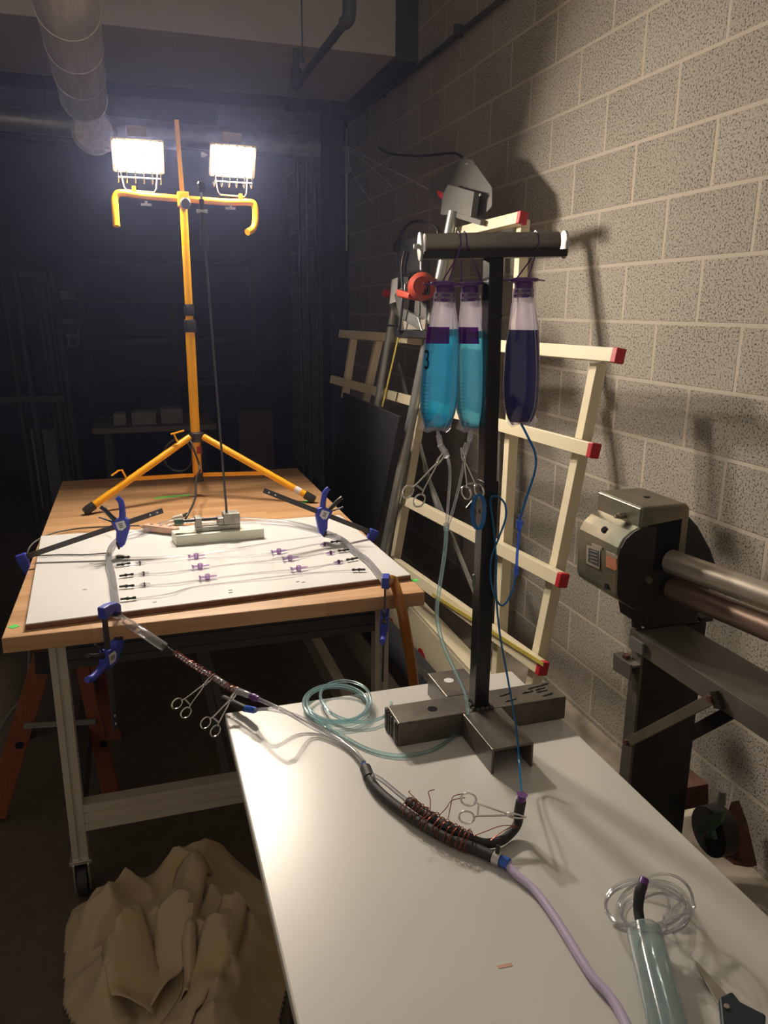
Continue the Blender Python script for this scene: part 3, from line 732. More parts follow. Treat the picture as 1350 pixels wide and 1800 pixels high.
# ================================================================== SECOND TABLE (grey white top)
GZ = .78
t = thing('laminate_table', 'grey white laminate table in the foreground', 'table', (-1.19, -2.1, 0))
GX0, GX1, GY0, GY1 = -1.585, -.797, -3.02, -1.185
MB().box((GX0, GY0, GZ - .028), (GX1, GY1, GZ)).build('tabletop', 'greytop', t, bevel=.004)
for x in (GX0 + .12, GX1 - .12):
    for y in (GY0 + .12, GY1 - .25):
        lg = MB().bar((x, y, 0), (x, y, GZ - .028), .04, .04, (0, 1, 0)).build('leg', 'blackpl', t)
for y in (GY0 + .12, GY1 - .25): MB().bar((GX0 + .14, y, .2), (GX1 - .14, y, .2), .03, .03).build('stretcher', 'blackpl', t)
t = thing('metal_bars', 'pair of dark grooved metal bars leaning in the gap under the wooden table', 'metal bar', tuple(on(420, 1365, y=-.8)))
for dx in (0, 26):
    a = on(343 + dx * .3, 1112, y=-.60); b = on(400 + dx, 1368, y=-.72)
    MB().bar(a, b, .022, .03, (0, 1, 0)).build('bar', 'aludark', t)
tag(MB().bar(on(875, 1700, z=GZ + .0004), on(900, 1695, z=GZ + .0004), .006, .0004).build('smear', 'pink'), 'small pink smear on the grey white table', 'smear')

# ================================================================== IV STAND
t = thing('hanging_stand', 'black steel stand with cross foot and roller bar, holding the fluid bags', 'stand', (-1.01, -1.435, GZ))
BT2 = .84
def chan(x0, y0, x1, y1):
    """downward channel: top and two side walls"""
    mb = MB(); mb.box((x0, y0, BT2 - .006), (x1, y1, BT2))
    if x1 - x0 > y1 - y0: mb.box((x0, y0, GZ), (x1, y0 + .006, BT2 - .005)); mb.box((x0, y1 - .006, GZ), (x1, y1, BT2 - .005))
    else: mb.box((x0, y0, GZ), (x0 + .006, y1, BT2 - .005)); mb.box((x1 - .006, y0, GZ), (x1, y1, BT2 - .005))
    return mb
f = chan(-1.222, -1.457, -1.0, -1.373).build('foot', 'basemetal', t, bevel=.002)
e = MB()
for k in range(12):
    y = -1.455 + .0068 * k; e.box((-1.222 - random.uniform(.001, .008), y, GZ + .004), (-1.221, y + .0068, BT2 - random.uniform(0, .008)))
e.build('torn_edge', 'weld', f)
f = chan(-1.0, -1.457, -.790, -1.373).build('foot', 'basemetal', t, bevel=.002)
w = MB()
for (px, py) in ((880, 1222), (890, 1232), (930, 1210), (948, 1205), (920, 1218), (945, 1216), (955, 1222), (942, 1212)):
    p = on(px, py, z=BT2 + .001)
    for k in range(5): w.ball(p + V((k * .006, random.uniform(-.001, .001) + k * .001, 0)), random.uniform(.0025, .004), 6, (1.4, 1, .6))
w.build('weld_bead', 'weld', f)
f = chan(-1.070, -1.3725, -.968, -1.243).build('foot', 'basemetal', t, bevel=.002)
f = chan(-1.065, -1.618, -.965, -1.4575).build('foot', 'basemetal', t, bevel=.002)
hl = MB()
for (px, py, r) in ((760, 1246, .0115), (720, 1270, .003)):
    p = on(px, py, z=BT2 + .0003); hl.cyl(p, p + V((0, 0, .0005)), r, n=24)
p = on(789, 1196, z=BT2 + .0002); MB().cyl(p, p + V((0, 0, .0004)), .0125, n=24).build('foot_hole', 'labelw', t)
hl.build('foot_hole', 'ink', t)
w = MB()
for k in range(26):
    a = random.choice([0, 1, 2, 3]); u = random.uniform(-.022, .022); q_ = [(u, -.022), (u, .022), (-.022, u), (.022, u)][a]
    w.ball((-1.012 + q_[0], -1.435 + q_[1], BT2 + .003), random.uniform(.003, .006), 6)
w.build('weld_bead', 'weld', t)
PX, PY = -1.014, -1.435
MB().box((PX - .018, PY - .018, BT2 - .002), (PX + .018, PY + .018, 1.39)).build('lower_post', 'postblack', t, bevel=.002)
mb = MB().bar((PX - .001, PY + .002, 1.38), (PX - .008, PY + .002, 1.86), .031, .034, (0, 1, 0)); mb.build('upper_post', 'postblack', t, bevel=.002)
hl = MB()
for z in (1.32, 1.37, 1.75): hl.tube([(PX - .0185, PY - .002, z), (PX - .0187, PY - .002, z)], .005, 12); hl.tube([(PX + .005, PY - .0187, z - .01), (PX + .005, PY - .019, z - .01)], .003, 10)
hl.build('post_hole', 'ink', t)
ra = on(741, 433, y=-1.412); rb = on(990, 429, y=-1.458)
d = (rb - ra).normalized(); sd = V((-d.y, d.x, 0)).normalized(); up = d.cross(sd)
if up.z < 0: up = -up
MB().tube([ra + d * .006 + up * .004, rb - d * .012 + up * .004], .0205, 28).build('roller', 'roller', t, True)
ch = MB(); ch.bar(ra - up * .022, rb - up * .022, .042, .006, up)
for s_ in (-1, 1): ch.bar(ra - up * .018 + sd * .0225 * s_, rb - up * .018 + sd * .0225 * s_, .004, .014, up)
ch.build('roller_channel', 'postblack', t, bevel=.001)
for p, s_ in ((ra, -1), (rb, 1)):
    ep = MB(); n = 20; poly = []
    for i in range(n):
        a = 2 * PI * i / n; poly.append(p + sd * (.022 * math.cos(a)) + up * (.028 * math.sin(a) - .001))
    ep.prism(poly, d * .005 * s_); ep.build('end_plate', 'zinc', t, bevel=.001)
    MB().tube([p, p + d * s_ * .016], .005, 6).build('axle', 'zinc', t)

# ================================================================== FLUID BAGS
def make_bag(label, group, top, bot, liq, fill, label_on, cordtop, yoff, yaw, flap=1, hook=1):
    """local: origin at the cap, hanging to -z"""
    top, bot = V(top), V(bot); H = (top - bot).length
    t = thing('fluid_bag', label, 'fluid bag', tuple(top), group)
    ax = (bot - top).normalized()
    xd = V((math.cos(yaw), math.sin(yaw), 0)); yd = V((-math.sin(yaw), math.cos(yaw), 0))
    prof = [(.06, .0205, .0205), (.14, .0215, .020), (.22, .026, .021), (.32, .0315, .024), (.42, .0355, .027), (.54, .0385, .030), (.66, .0400, .031), (.78, .0395, .030), (.87, .037, .026), (.94, .031, .018), (.985, .024, .008), (1.0, .020, .004)]
    def shell(sc, z0, z1, fold=.0, caps=True):
        n = 36; rows = []
        k = 26
        for i in range(k + 1):
            s_ = z0 + (z1 - z0) * i / k
            for j in range(len(prof) - 1):
                if s_ <= prof[j + 1][0] or j == len(prof) - 2:
                    u = (s_ - prof[j][0]) / (prof[j + 1][0] - prof[j][0]); u = max(0, min(1, u))
                    w = prof[j][1] * (1 - u) + prof[j + 1][1] * u; dp = prof[j][2] * (1 - u) + prof[j + 1][2] * u; break
            rows.append((s_, w * sc, dp * sc))
        vs = []
        for s_, w, dp in rows:
            for j in range(n):
                a = 2 * PI * j / n
                fw = 1 + fold * math.sin(a * 5 + s_ * 9) * max(0, .35 - abs(s_ - .2)) * 3 + fold * .25 * math.sin(a * 3 + s_ * 30) * max(0, s_ - .8) * 3
                vs.append(top + ax * (s_ * H) + xd * (w * math.cos(a) * fw) + yd * (dp * math.sin(a) * fw))
        fs = [tuple((i * n + j, i * n + (j + 1) % n, (i + 1) * n + (j + 1) % n, (i + 1) * n + j)) for i in range(k) for j in range(n)]
        if caps: fs += [tuple(reversed(range(n))), tuple(k * n + j for j in range(n))]
        mb = MB().add(vs, fs); return mb
    shell(1.0, .06, fill, .10, False).build('bag_neck', 'bagneck', t, True)
    shell(1.0, fill, 1.0, .10, False).build('bag_film', 'bagfilm', t, True)
    shell(.965, fill, .975).build('liquid', liq, t, True)
    # side seam and drawn lower corners
    sm = []
    for s_, w, dp in prof: 
        a = -PI / 2 + .55; sm.append(top + ax * (s_ * H) + xd * (w * math.cos(a) * 1.01) + yd * (dp * math.sin(a) * 1.03))
    MB().tube(sm, .0009, 6, smooth=3).build('seam', 'seam', t, True)
    e = bot
    fl = MB()
    for s_ in (-1, 1):
        o1 = top + ax * (H * .90) + xd * (s_ * .030); o2 = top + ax * (H * .985) + xd * (s_ * (.040 if s_ * flap > 0 else .030)); o3 = top + ax * (H * 1.015) + xd * (s_ * .020); o4 = top + ax * (H * .99)
        fl.prism([o1, o2, o3, o4], yd * .002)
    fl.build('corner_flap', 'bagfilm', t)
    MB().tube([top + ax * .004, top + ax * .010, top + ax * .020, top + ax * .0205, top + ax * .025, top + ax * .0255, top + ax * .030, top + ax * .0305, top + ax * .036], [.0205, .019, .019, .021, .021, .019, .019, .0215, .020], 26).build('threaded_neck', 'purple', t, True)
    cp = MB().tube([top - ax * .004, top - ax * .001, top + ax * .004, top + ax * .007], [.018, .030, .030, .021], 30)
    cap = cp.build('cap_flange', 'purple', t, True)
    MB().ring(top + xd * (hook * .037) + ax * .002, ax, .007, .0018, 18, 6).build('tether_ring', 'purple', cap, True)
    MB().bar(top + xd * (-hook * .028), top + xd * (-hook * .046) + ax * .002, .006, .002, ax).build('tab', 'purple', cap)
    ct = V(cordtop)
    for s_ in (-1, 1):
        a = top + xd * (s_ * .016) - ax * .002
    fx_, bx_ = yoff
    cordpts = [top + xd * fx_ - yd * .004, ct - sd * .0225 - up * .004, ct - sd * .016 + up * .0165, ct + up * .0225, ct + sd * .016 + up * .0165, ct + sd * .0225 - up * .004, ct + sd * .022 - up * .03, top + xd * bx_ + yd * .004]
    MB().tube(cordpts, .0016, 8).build('hanging_cord', 'purple', t, True)
    if label_on:
        lb = MB(); n = 8; vs = []
        s0, s1 = .285, .395
        for i, s_ in enumerate((s0, s1)):
            w, dp = (.0318, .0245) if i == 0 else (.0352, .0272)
            for j in range(n + 1):
                a = -PI * .93 + (PI * .50) * j / n
                vs.append(top + ax * (s_ * H) + xd * (w * 1.03 * math.cos(a)) + yd * (dp * 1.04 * math.sin(a)))
        m_ = len(vs); vs2 = vs + [v + (v - (top + ax * ((v - top).dot(ax)))).normalized() * .0005 for v in vs]
        fs = [(j, j + 1, n + 2 + j, n + 1 + j) for j in range(n)] + [(m_ + j, m_ + n + 1 + j, m_ + n + 2 + j, m_ + j + 1) for j in range(n)]
        lb.add(vs2, fs); lb.build('bag_label', 'label_p', t)
        gr = MB()
        for k in range(9):
            s_ = .66 + k * .026; w, dp = .0402, .0312
            pts = []
            for j in range(6):
                a = -PI * .90 + PI * .18 * j / 5; pts.append(top + ax * (s_ * H) + xd * (w * 1.0 * math.cos(a)) + yd * (dp * math.sin(a)))
            gr.tube(pts, .00035, 4)
        gr.build('graduation_mark', 'ink', t)
    if label_on == 2:
        c = top + ax * (H * .51) + xd * -.0335 + yd * -.0175
        fx = (xd * .62 - yd * .78)
        text_part('handwritten_number', '3', .055, 'ink', t, frame(c, fx, (0, 0, 1)) @ Matrix.Diagonal((.55, 1, 1, 1)))
    return t
rc = ra.lerp(rb, .5)
def rpt(px): 
    f_ = (on(px, 420, y=-1.43).x - ra.x) / (rb.x - ra.x); return ra.lerp(rb, f_) + up * .004
b1t = on(783, 498, y=-1.455); b1b = on(768, 757, y=-1.455)
b2t = on(827, 498, y=-1.40); b2b = on(833, 757, y=-1.40)
b3t = on(921, 491, y=-1.452); b3b = on(915, 747, y=-1.452)
make_bag('clear bag of bright turquoise liquid with a handwritten 3, leftmost on the stand', 'fluid bags', b1t, b1b, 'liqa', .30, 2, rpt(808), (.004, -.008), R(-8), flap=-1, hook=-1)
make_bag('clear bag of paler blue liquid hanging just left of the black post', 'fluid bags', b2t, b2b, 'liqb', .31, 1, rpt(818), (.024, -.018), R(-8), flap=-1, hook=1)
make_bag('clear bag of dark indigo liquid hanging right of the black post', 'fluid bags', b3t, b3b, 'liqc', .335, 0, rpt(934), (.006, -.016), R(-4), flap=1, hook=-1)

# drip tubing
Yt = -1.47
def ch2(l): return [on(a, b, y=c) for a, b, c in l]
t = thing('drip_tube', 'clear drip tube from the turquoise bag down to the aqua coil on the table', 'tubing', tuple(on(785, 925, y=Yt)))
MB().tube(ch2([(769, 757, -1.455), (773, 775, -1.46), (780, 792, -1.46), (789, 812, -1.46), (791, 840, -1.47), (788, 880, -1.47), (785, 925, -1.47)]), .0032, 10, smooth=6).build('upper_tube', 'clear', t, True)
MB().tube(ch2([(771, 765, -1.458), (774, 782, -1.46)]), .0058, 12).build('sleeve', 'clear', t, True)
MB().tube(ch2([(774, 782, -1.46), (786, 803, -1.46)]), .0068, 12).build('connector', 'clear', t, True)
MB().tube(ch2([(785, 920, -1.47), (785, 932, -1.47)]), .0065, 12).build('y_connector', 'clear', t, True)
low = ch2([(785, 925, -1.47), (782, 970, -1.48), (773, 1030, -1.49), (768, 1080, -1.5), (778, 1130, -1.50), (800, 1180, -1.50), (816, 1215, -1.49), (822, 1245, -1.485)])
low += [on(818, 1268, z=.80), on(800, 1292, z=.786), on(760, 1318, z=.785), on(705, 1328, z=.785), on(650, 1318, z=.785), on(600, 1292, z=.785), on(550, 1262, z=.785)]
for k_ in range(3): low[5 + k_].y = min(low[5 + k_].y, -1.468)
MB().tube(low, .0042, 12, smooth=6).build('lower_tube', 'clearcyan', t, True)
t = thing('drip_tube', 'clear drip tube from the paler blue bag to the joint below', 'tubing', tuple(on(822, 800, y=-1.41)))
MB().tube(ch2([(827, 757, -1.40), (824, 780, -1.41), (818, 800, -1.42), (808, 850, -1.44), (795, 900, -1.46), (787, 924, -1.47)]), .0032, 10, smooth=6).build('tube', 'clear', t, True)
MB().tube(ch2([(829, 752, -1.40), (825, 775, -1.41)]), .0058, 12).build('sleeve', 'clear', t, True)
MB().tube(ch2([(821, 780, -1.41), (814, 798, -1.42)]), .0062, 12).build('connector', 'clear', t, True)
make_hemostat('steel hemostat clipped on the tube of the turquoise bag, hanging down left', on(786, 790, y=-1.462), on(727, 872, y=-1.47), (.9, 0, -.45), .0165)
make_hemostat('steel hemostat clipped on the tube of the paler blue bag, rings beside the post', on(810, 787, y=-1.425), on(831, 864, y=-1.47), (-1, 0, .2), .016)

# coil of aqua tube on the table
co = []
c1 = on(592, 1247, z=GZ); 
for i in range(3 * 28):
    a = 2 * PI * i / 28; r1 = .070 + .004 * math.sin(i * .23)
    co.append(V((c1.x + .004 * math.sin(i * .1) + r1 * math.cos(a) * 1.12, c1.y + r1 * math.sin(a) * 1.25 + .01 * math.sin(i * .07), GZ + .006 + .006 * (i / 28) + .004 * math.sin(a))))
c2 = on(630, 1246, z=GZ)
for i in range(28):
    a = 2 * PI * i / 28; k_ = min(1, i / 14)
    co.append(V((c1.x + (c2.x - c1.x) * k_ * 1.0 + .074 * math.cos(a) * 1.15, c1.y + .075 * math.sin(a) * 1.35, GZ + .028 - .02 * i / 28)))
tag(MB().tube(co, .0042, 10, smooth=2).build('tube_coil', 'clearcyan', None, True), 'coil of aqua tinted tubing lying at the far end of the grey white table', 'tubing')

# ------------------------------------------------ blue line from the indigo bag
t = thing('blue_drip_line', 'thin blue line from the indigo bag down to the purple fitting on the table', 'tubing', tuple(on(920, 860, y=-1.47)))
bl = ch2([(916, 745, -1.452), (925, 762, -1.455), (940, 795, -1.46), (941, 825, -1.465), (927, 870, -1.47), (914, 912, -1.47)])
MB().tube(bl, .0026, 10, smooth=6).build('upper_line', 'bluetube', t, True)
MB().tube(ch2([(914, 905, -1.47), (914, 914, -1.47), (914, 915, -1.47), (913, 921, -1.47), (912, 932, -1.47)]), [.003, .004, .008, .008, .0045], 12).build('luer_connector', 'bluelight', t, True)
MB().tube(ch2([(913, 930, -1.47), (909, 975, -1.47), (908, 1005, -1.47)]), .0032, 10, smooth=4).build('pale_section', 'bluelight', t, True)
MB().tube(ch2([(909, 997, -1.47), (908, 1002, -1.47), (907, 1012, -1.47)]), [.005, .0065, .004], 12).build('luer_connector', 'bluelight', t, True)
ln = ch2([(907, 1010, -1.47), (900, 1040, -1.47), (889, 1060, -1.47), (880, 1064, -1.47), (871, 1050, -1.47), (863, 1020, -1.468), (864, 980, -1.466), (877, 945, -1.466), (889, 910, -1.466), (887, 885, -1.466), (872, 872, -1.466), (862, 880, -1.462), (868, 930, -1.462), (872, 985, -1.465), (872, 1040, -1.47), (878, 1110, -1.49), (892, 1190, -1.53), (906, 1270, -1.60)])
e = on(917, 1396, z=.862)
ln += [on(913, 1340, y=-1.66), e]
MB().tube(ln, .0023, 10, smooth=6).build('lower_line', 'bluetube', t, True)
sp = []
for i in range(60):
    a = 2 * PI * i / 20; sp.append(on(838 + 11 * math.cos(a) + i * .1, 900 + 30 * math.sin(a), y=-1.462 - .0006 * i))
t = thing('tube_bundle', 'small hank of blue tubing hung on the left side of the black post', 'tubing', tuple(sp[0]))
MB().tube(sp, .0022, 8).build('loops', 'bluetube', t, True)
MB().prism([on(818, 892, y=-1.46), on(832, 876, y=-1.46), on(834, 880, y=-1.46), on(821, 896, y=-1.46)], (0, -.004, 0)).build('clip', 'blackpl', t)
tag(MB().tube(ch2([(832, 1010, -1.458), (834, 1018, -1.458), (832, 1026, -1.458), (834, 1036, -1.458)]), .003, 8, smooth=3).build('moss_tie', 'vgreen', None, True), 'small green tie on the edge of the black post', 'tie')

# ================================================================== JUNCTION TUBING BETWEEN THE TABLES
t = thing('clear_sleeve_tube', 'wide clear tube end sloping from the left front clamp toward the wire wrapped tube', 'tube', tuple(on(245, 1105, y=-.85)))
MB().tube([on(206, 1083, z=.935), on(216, 1090, y=-.80), on(245, 1108, y=-.88), on(275, 1128, y=-.92), on(290, 1138, y=-.93)], .0125, 16, caps=False, smooth=5).build('sleeve', 'clear', t, True)
MB().tube([on(285, 1133, y=-.925), on(300, 1143, y=-.94), on(312, 1150, y=-.95)], [.006, .0045, .003], 10).build('inner_plug', 'blackrub', t, True)
def jl(px, py): # depth grows nearer to the camera along the hanging run
    f_ = (px - 290) / 150; return on(px, py, y=-.93 - f_ * .30)
t = thing('wrapped_tube', 'clear tube wrapped in red copper wire sloping between the two tables', 'tubing', tuple(jl(373, 1185)))
run = [jl(308, 1148), jl(330, 1163), jl(352, 1177), jl(375, 1190), jl(400, 1207), jl(420, 1215), jl(440, 1223)]
MB().tube(run, .0055, 12, smooth=5).build('core_tube', 'clear', t, True)
def helix(mb, pts, R0, r, turns, k=14, jit=.12):
    P, _ = catmull([V(p) for p in pts], [0] * len(pts), 8); n = turns * k; out = []
    for i in range(n + 1):
        u = i / n * (len(P) - 1); a = min(int(u), len(P) - 2); p = P[a].lerp(P[a + 1], u - a); tt = (P[a + 1] - P[a]).normalized()
        x = tt.cross(V((0, 0, 1))).normalized(); y = x.cross(tt); ang = 2 * PI * i / k; rr = R0 * (1 + jit * math.sin(i * 1.7))
        out.append(p + x * rr * math.cos(ang) + y * rr * math.sin(ang))
    mb.tube(out, r, 5); return mb
helix(MB(), run[0:4], .0078, .0015, 15).build('copper_wire', 'copper', t, True)
helix(MB(), run[3:6], .0078, .0015, 9).build('copper_wire', 'copper', t, True)
for p, q_ in ((run[3], run[4]), (run[4].lerp(run[5], .5), run[6])): MB().tube([p, p.lerp(q_, .15), p.lerp(q_, .85), q_], [.006, .0085, .0085, .006], 12).build('joint', 'clear', t, True)
d = (run[6] - run[5]).normalized()
MB().tube([run[6], run[6] + d * .008, run[6] + d * .022, run[6] + d * .024, run[6] + d * .034], [.006, .009, .009, .0075, .0075], 12).build('purple_fitting', 'purple', t, True)
make_hemostat('steel hemostat on the wire wrapped tube, the one farther left', run[3] + V((.004, 0, .008)), on(319, 1245, y=-1.14), (.7, 0, -.7), .017)
make_hemostat('steel hemostat on the wire wrapped tube, nearer the grey white table', run[5] + V((0, 0, .008)), on(370, 1278, y=-1.24), (.6, 0, -.8), .017)
# two clear tubes running onto the table
t = thing('clear_twin_tube', 'pair of clear tubes running from the purple and blue fittings onto the table', 'tubing', tuple(on(540, 1270, z=GZ)))
s0 = run[6] + d * .032
en = on(640, 1340, z=GZ + .016)
MB().tube([s0, jl(500, 1250), on(545, 1276, z=.80), on(590, 1299, z=.79), on(620, 1318, z=.792), en], .0048, 12, smooth=6).build('tube', 'clear', t, True)
s1 = jl(448, 1248)
MB().tube([s1, jl(475, 1247), on(520, 1258, z=.81), on(565, 1282, z=.79), on(600, 1302, z=.788), on(625, 1325, z=.792), en + V((-.004, -.002, .002))], .0045, 12, smooth=6).build('tube', 'clear', t, True)
t = thing('black_hose_end', 'black hose end with blue fitting below the purple fitting at the table corner', 'hose', tuple(s1))
MB().tube([jl(395, 1218) + V((0, .03, -.03)), jl(415, 1238), jl(432, 1246)], .0085, 12, smooth=5).build('hose', 'blackrub', t, True)
MB().tube([jl(430, 1245), jl(434, 1246), jl(446, 1248), jl(450, 1248)], [.006, .0085, .0085, .006], 12).build('blue_fitting', 'bluecap', t, True)

# black foam tube with copper wrapping
t = thing('black_hose', 'black rubber hose wrapped with copper wire lying across the grey white table', 'hose', tuple(on(760, 1445, z=GZ)))
zh = GZ + .0125
hz = [on(643, 1352, z=zh), on(651, 1372, z=zh), on(668, 1393, z=zh), on(700, 1420, z=zh), on(740, 1447, z=zh), on(790, 1475, z=zh), on(835, 1492, z=zh), on(866, 1506, z=zh)]
MB().tube(hz, [.0115, .010, .0105, .0108, .0108, .0108, .0108, .0108], 16, smooth=6).build('main_hose', 'blackrub', t, True)
MB().tube([hz[0] + (hz[0] - hz[1]) * .1, hz[0].lerp(hz[1], .8)], .0122, 16).build('cuff', 'blackrub', t, True)
d0 = (hz[0] - hz[1]).normalized()
MB().tube([hz[0], hz[0] + d0 * .008, hz[0] + d0 * .018], [.008, .009, .006], 12).build('blue_fitting', 'bluecap', t, True)
zb = GZ + .026
hb_ = [on(717, 1408, z=zb), on(745, 1428, z=zb), on(785, 1452, z=zb), on(820, 1470, z=zb - .008), on(850, 1482, z=zh), on(880, 1478, z=zh), on(900, 1462, z=zh + .002), on(910, 1447, z=zh + .012), on(912, 1430, z=.825), on(916, 1408, z=.852)]
MB().tube(hb_, [.0085, .0085, .0085, .0085, .0088, .009, .009, .0085, .010, .010], 14, smooth=6).build('branch_hose', 'blackrub', t, True)
dd_ = (hb_[-1] - hb_[-2]).normalized()
MB().tube([hb_[-1] - dd_ * .002, hb_[-1] + dd_ * .004, hb_[-1] + dd_ * .012, hb_[-1] + dd_ * .014], [.008, .0085, .0085, .0105], 14).build('purple_fitting', 'purple', t, True)
mid = [V(a).lerp(b, .5) for a, b in ((on(712, 1424, z=zh), on(722, 1412, z=zb)), (on(750, 1452, z=zh), on(755, 1434, z=zb)), (on(795, 1476, z=zh), on(798, 1460, z=zb)), (on(825, 1488, z=zh), on(828, 1474, z=zb - .006)))]
helix(MB(), mid, .0195, .0010, 13, 16, .08).build('copper_wire', 'copper', t, True)
helix(MB(), [mid[0].lerp(mid[3], .05), mid[1], mid[2], mid[3]], .0205, .0008, 6, 16, .12).build('copper_wire', 'copper', t, True)
wt = MB()
p = on(740, 1425, z=zb + .01)
for dx, dy, dz in ((-.02, .005, .035), (.0, .0, .04), (.03, .0, .02), (.018, .01, .03)):
    wt.tube([p, p + V((dx * .5, dy, dz * .7)), p + V((dx, dy + .01, dz)), p + V((dx * 1.5 + .012, dy + .008, dz * 1.1))], .0009, 5, smooth=4)
    p = p + V((.014, -.012, 0))
wt.build('wire_tail', 'copper', t, True)
MB().tube([on(825, 1472, z=.80), on(850, 1463, z=.81), on(880, 1452, z=.815), on(905, 1452, z=.815), on(912, 1456, z=.812)], .0009, 5, smooth=4).build('wire_tail', 'copper', t, True)
MB().tube([on(862, 1478, z=.81), on(880, 1464, z=.815), on(900, 1453, z=.815), on(906, 1457, z=.812)], .0009, 5, smooth=4).build('wire_tail', 'copper', t, True)
MB().tube([on(655, 1362, z=.81), on(672, 1372, z=.808), on(700, 1395, z=.806), on(716, 1408, z=.806)], .0045, 10, smooth=5).build('clear_side_tube', 'clear', t, True)
de = (hz[-1] - hz[-2]).normalized()
e0 = hz[-1]
MB().tube([e0 + de * .002, e0 + de * .016], .0125, 18).build('hose_clamp', 'zinc', t, True)
MB().tube([e0 + de * .008 + V((0, 0, .010)), e0 + de * .008 + V((.004, .004, .024))], .004, 8).build('clamp_screw', 'blackpl', t, True)
MB().tube([e0 + de * .014, e0 + de * .020, e0 + de * .032, e0 + de * .034], [.008, .0105, .0105, .008], 14).build('blue_fitting', 'bluecap', t, True)
lh = [e0 + de * .030, on(905, 1535, z=GZ + .010), on(940, 1565, z=GZ + .0085), on(975, 1612, z=GZ + .0085), on(1005, 1660, z=GZ + .0085), on(1040, 1715, z=GZ + .0085), on(1075, 1755, z=GZ + .0085), on(1100, 1800, z=GZ + .0085), on(1120, 1850, z=GZ + .0085)]
tag(MB().tube(lh, .0072, 14, smooth=6).build('lilac_hose', 'lilac', None, True), 'pale lilac hose running from the blue fitting toward the camera', 'hose')
make_hemostat('steel hemostat lying level, clamped on the black branch hose', on(925, 1437, z=.826), on(822, 1421, z=.832), (0, .45, .9), .0165)

# ================================================================== SYRINGE, COIL, SCISSORS
sa = on(1133, 1640, z=GZ + .0275); sb = on(1193, 1880, z=GZ + .0275)
sdv = (sb - sa).normalized()
t = thing('syringe', 'large clear syringe of pale aqua liquid lying at the near edge of the table', 'syringe', tuple(sa.lerp(sb, .5)))
MB().tube([sa, sb], .0270, 32).build('barrel', 'syr', t, True)
MB().tube([sa + sdv * .012, sb - sdv * .01], .0255, 32).build('liquid', 'syrliq', t, True)
for k in (.001, .010): MB().ring(sa + sdv * k, sdv, .0265, .0011, 32, 6).build('rim', 'syr', t, True)
n0 = sa + V((-.004, 0, .002))
f1 = on(1122, 1600, z=.825); f2 = on(1124, 1572, z=.845); f3 = on(1129, 1556, z=.853)
MB().tube([n0, f1, f2, f3], [.0075, .008, .0088, .0085], 14, smooth=5).build('nozzle_hose', 'blackrub', t, True)
dn = (f3 - f2).normalized()
MB().tube([f3, f3 + dn * .010, f3 + dn * .012], [.008, .008, .0065], 14).build('purple_fitting', 'purple', t, True)
co = []
random.seed(3)
cc = on(1150, 1600, z=GZ)
cfg = [(1135, 1592, 70, 40, .80), (1150, 1606, 58, 36, .80), (1166, 1586, 52, 50, .835), (1120, 1590, 56, 44, .80), (1150, 1594, 62, 46, .84), (1165, 1606, 48, 36, .80)]
for k, (cx_, cy_, rx, ry, z_) in enumerate(cfg):
    for i in range(20):
        a = 2 * PI * i / 20 + k * .3
        p = on(cx_ + rx * math.cos(a), cy_ + ry * math.sin(a), z=z_ + .018 * math.sin(a + k))
        p.z = max(p.z, GZ + .004); co.append(p)
tag(MB().tube(co, .0024, 8, smooth=3).build('tube_coil', 'clear', None, True), 'loose coil of thin clear tubing around the syringe tip', 'tubing')
t = thing('scissors', 'steel blade with dark green handles beside the syringe', 'scissors', tuple(on(1270, 1760, z=GZ)))
a = on(1214, 1684, z=GZ + .006); b = on(1262, 1768, z=GZ + .006); c = on(1282, 1756, z=GZ + .006); e = on(1228, 1696, z=GZ + .006)
MB().prism([a, b, c, e], (0, 0, .003)).build('blade', 'blade', t, bevel=.0008)
MB().prism([on(1262, 1764, z=GZ + .004), on(1285, 1753, z=GZ + .004), on(1300, 1772, z=GZ + .004), on(1345, 1795, z=GZ + .004), on(1340, 1860, z=GZ + .004), on(1268, 1830, z=GZ + .004)], (0, 0, .012)).build('handle', 'handle', t, bevel=.003)
p = on(1277, 1770, z=GZ + .017); MB().cyl(p, p + V((0, 0, .002)), .004, n=12).build('pivot', 'brass', t, True)

# ================================================================== PANEL SAW
n_ = V((1, .105, -.188)); nl = n_.length; n_ = n_ / nl
c_ = V((-.25, -.77, 1.6)).dot(n_)
def SPt(px, py, off=0): return onp(px, py, n_, c_ - off)     # off: metres toward the camera side
t = thing('panel_saw', 'cream tubular panel saw frame with red end caps leaning on the block wall', 'panel saw', tuple(V((-.45, .3, 0))))
def rail_(p0, p1, w=.035, h=.045, cap=True, off=.03, m='cream', name='rail'):
    a = SPt(*p0, off); b = SPt(*p1, off)
    r1 = MB().bar(a, b, w, h, (.188, 0, 1)).build(name, m, t, bevel=.002)
    if cap:
        d = (b - a).normalized(); MB().bar(b - d * .001, b + d * .022, w + .003, h + .003, (.188, 0, 1)).build('end_cap', 'redcap', r1, bevel=.003)
rail_((790, 414), (915, 384))
rail_((600, 587), (1083, 625))
rail_((585, 667), (1040, 791), h=.047)
rail_((700, 872), (985, 1018), h=.047)
rail_((690, 985), (950, 1172), h=.047)
for a, b, w in (((1052, 640), (928, 1250), .045), ((920, 388), (872, 1250), .040), ((797, 400), (690, 1010), .045), ((668, 590), (630, 760), .04), ((622, 590), (606, 700), .04)):
    p = SPt(*a, -.015); q_ = SPt(*b, -.015)
    MB().bar(p, q_, .04, w, V((0, 1, 0))).build('upright', 'cream', t, bevel=.002)
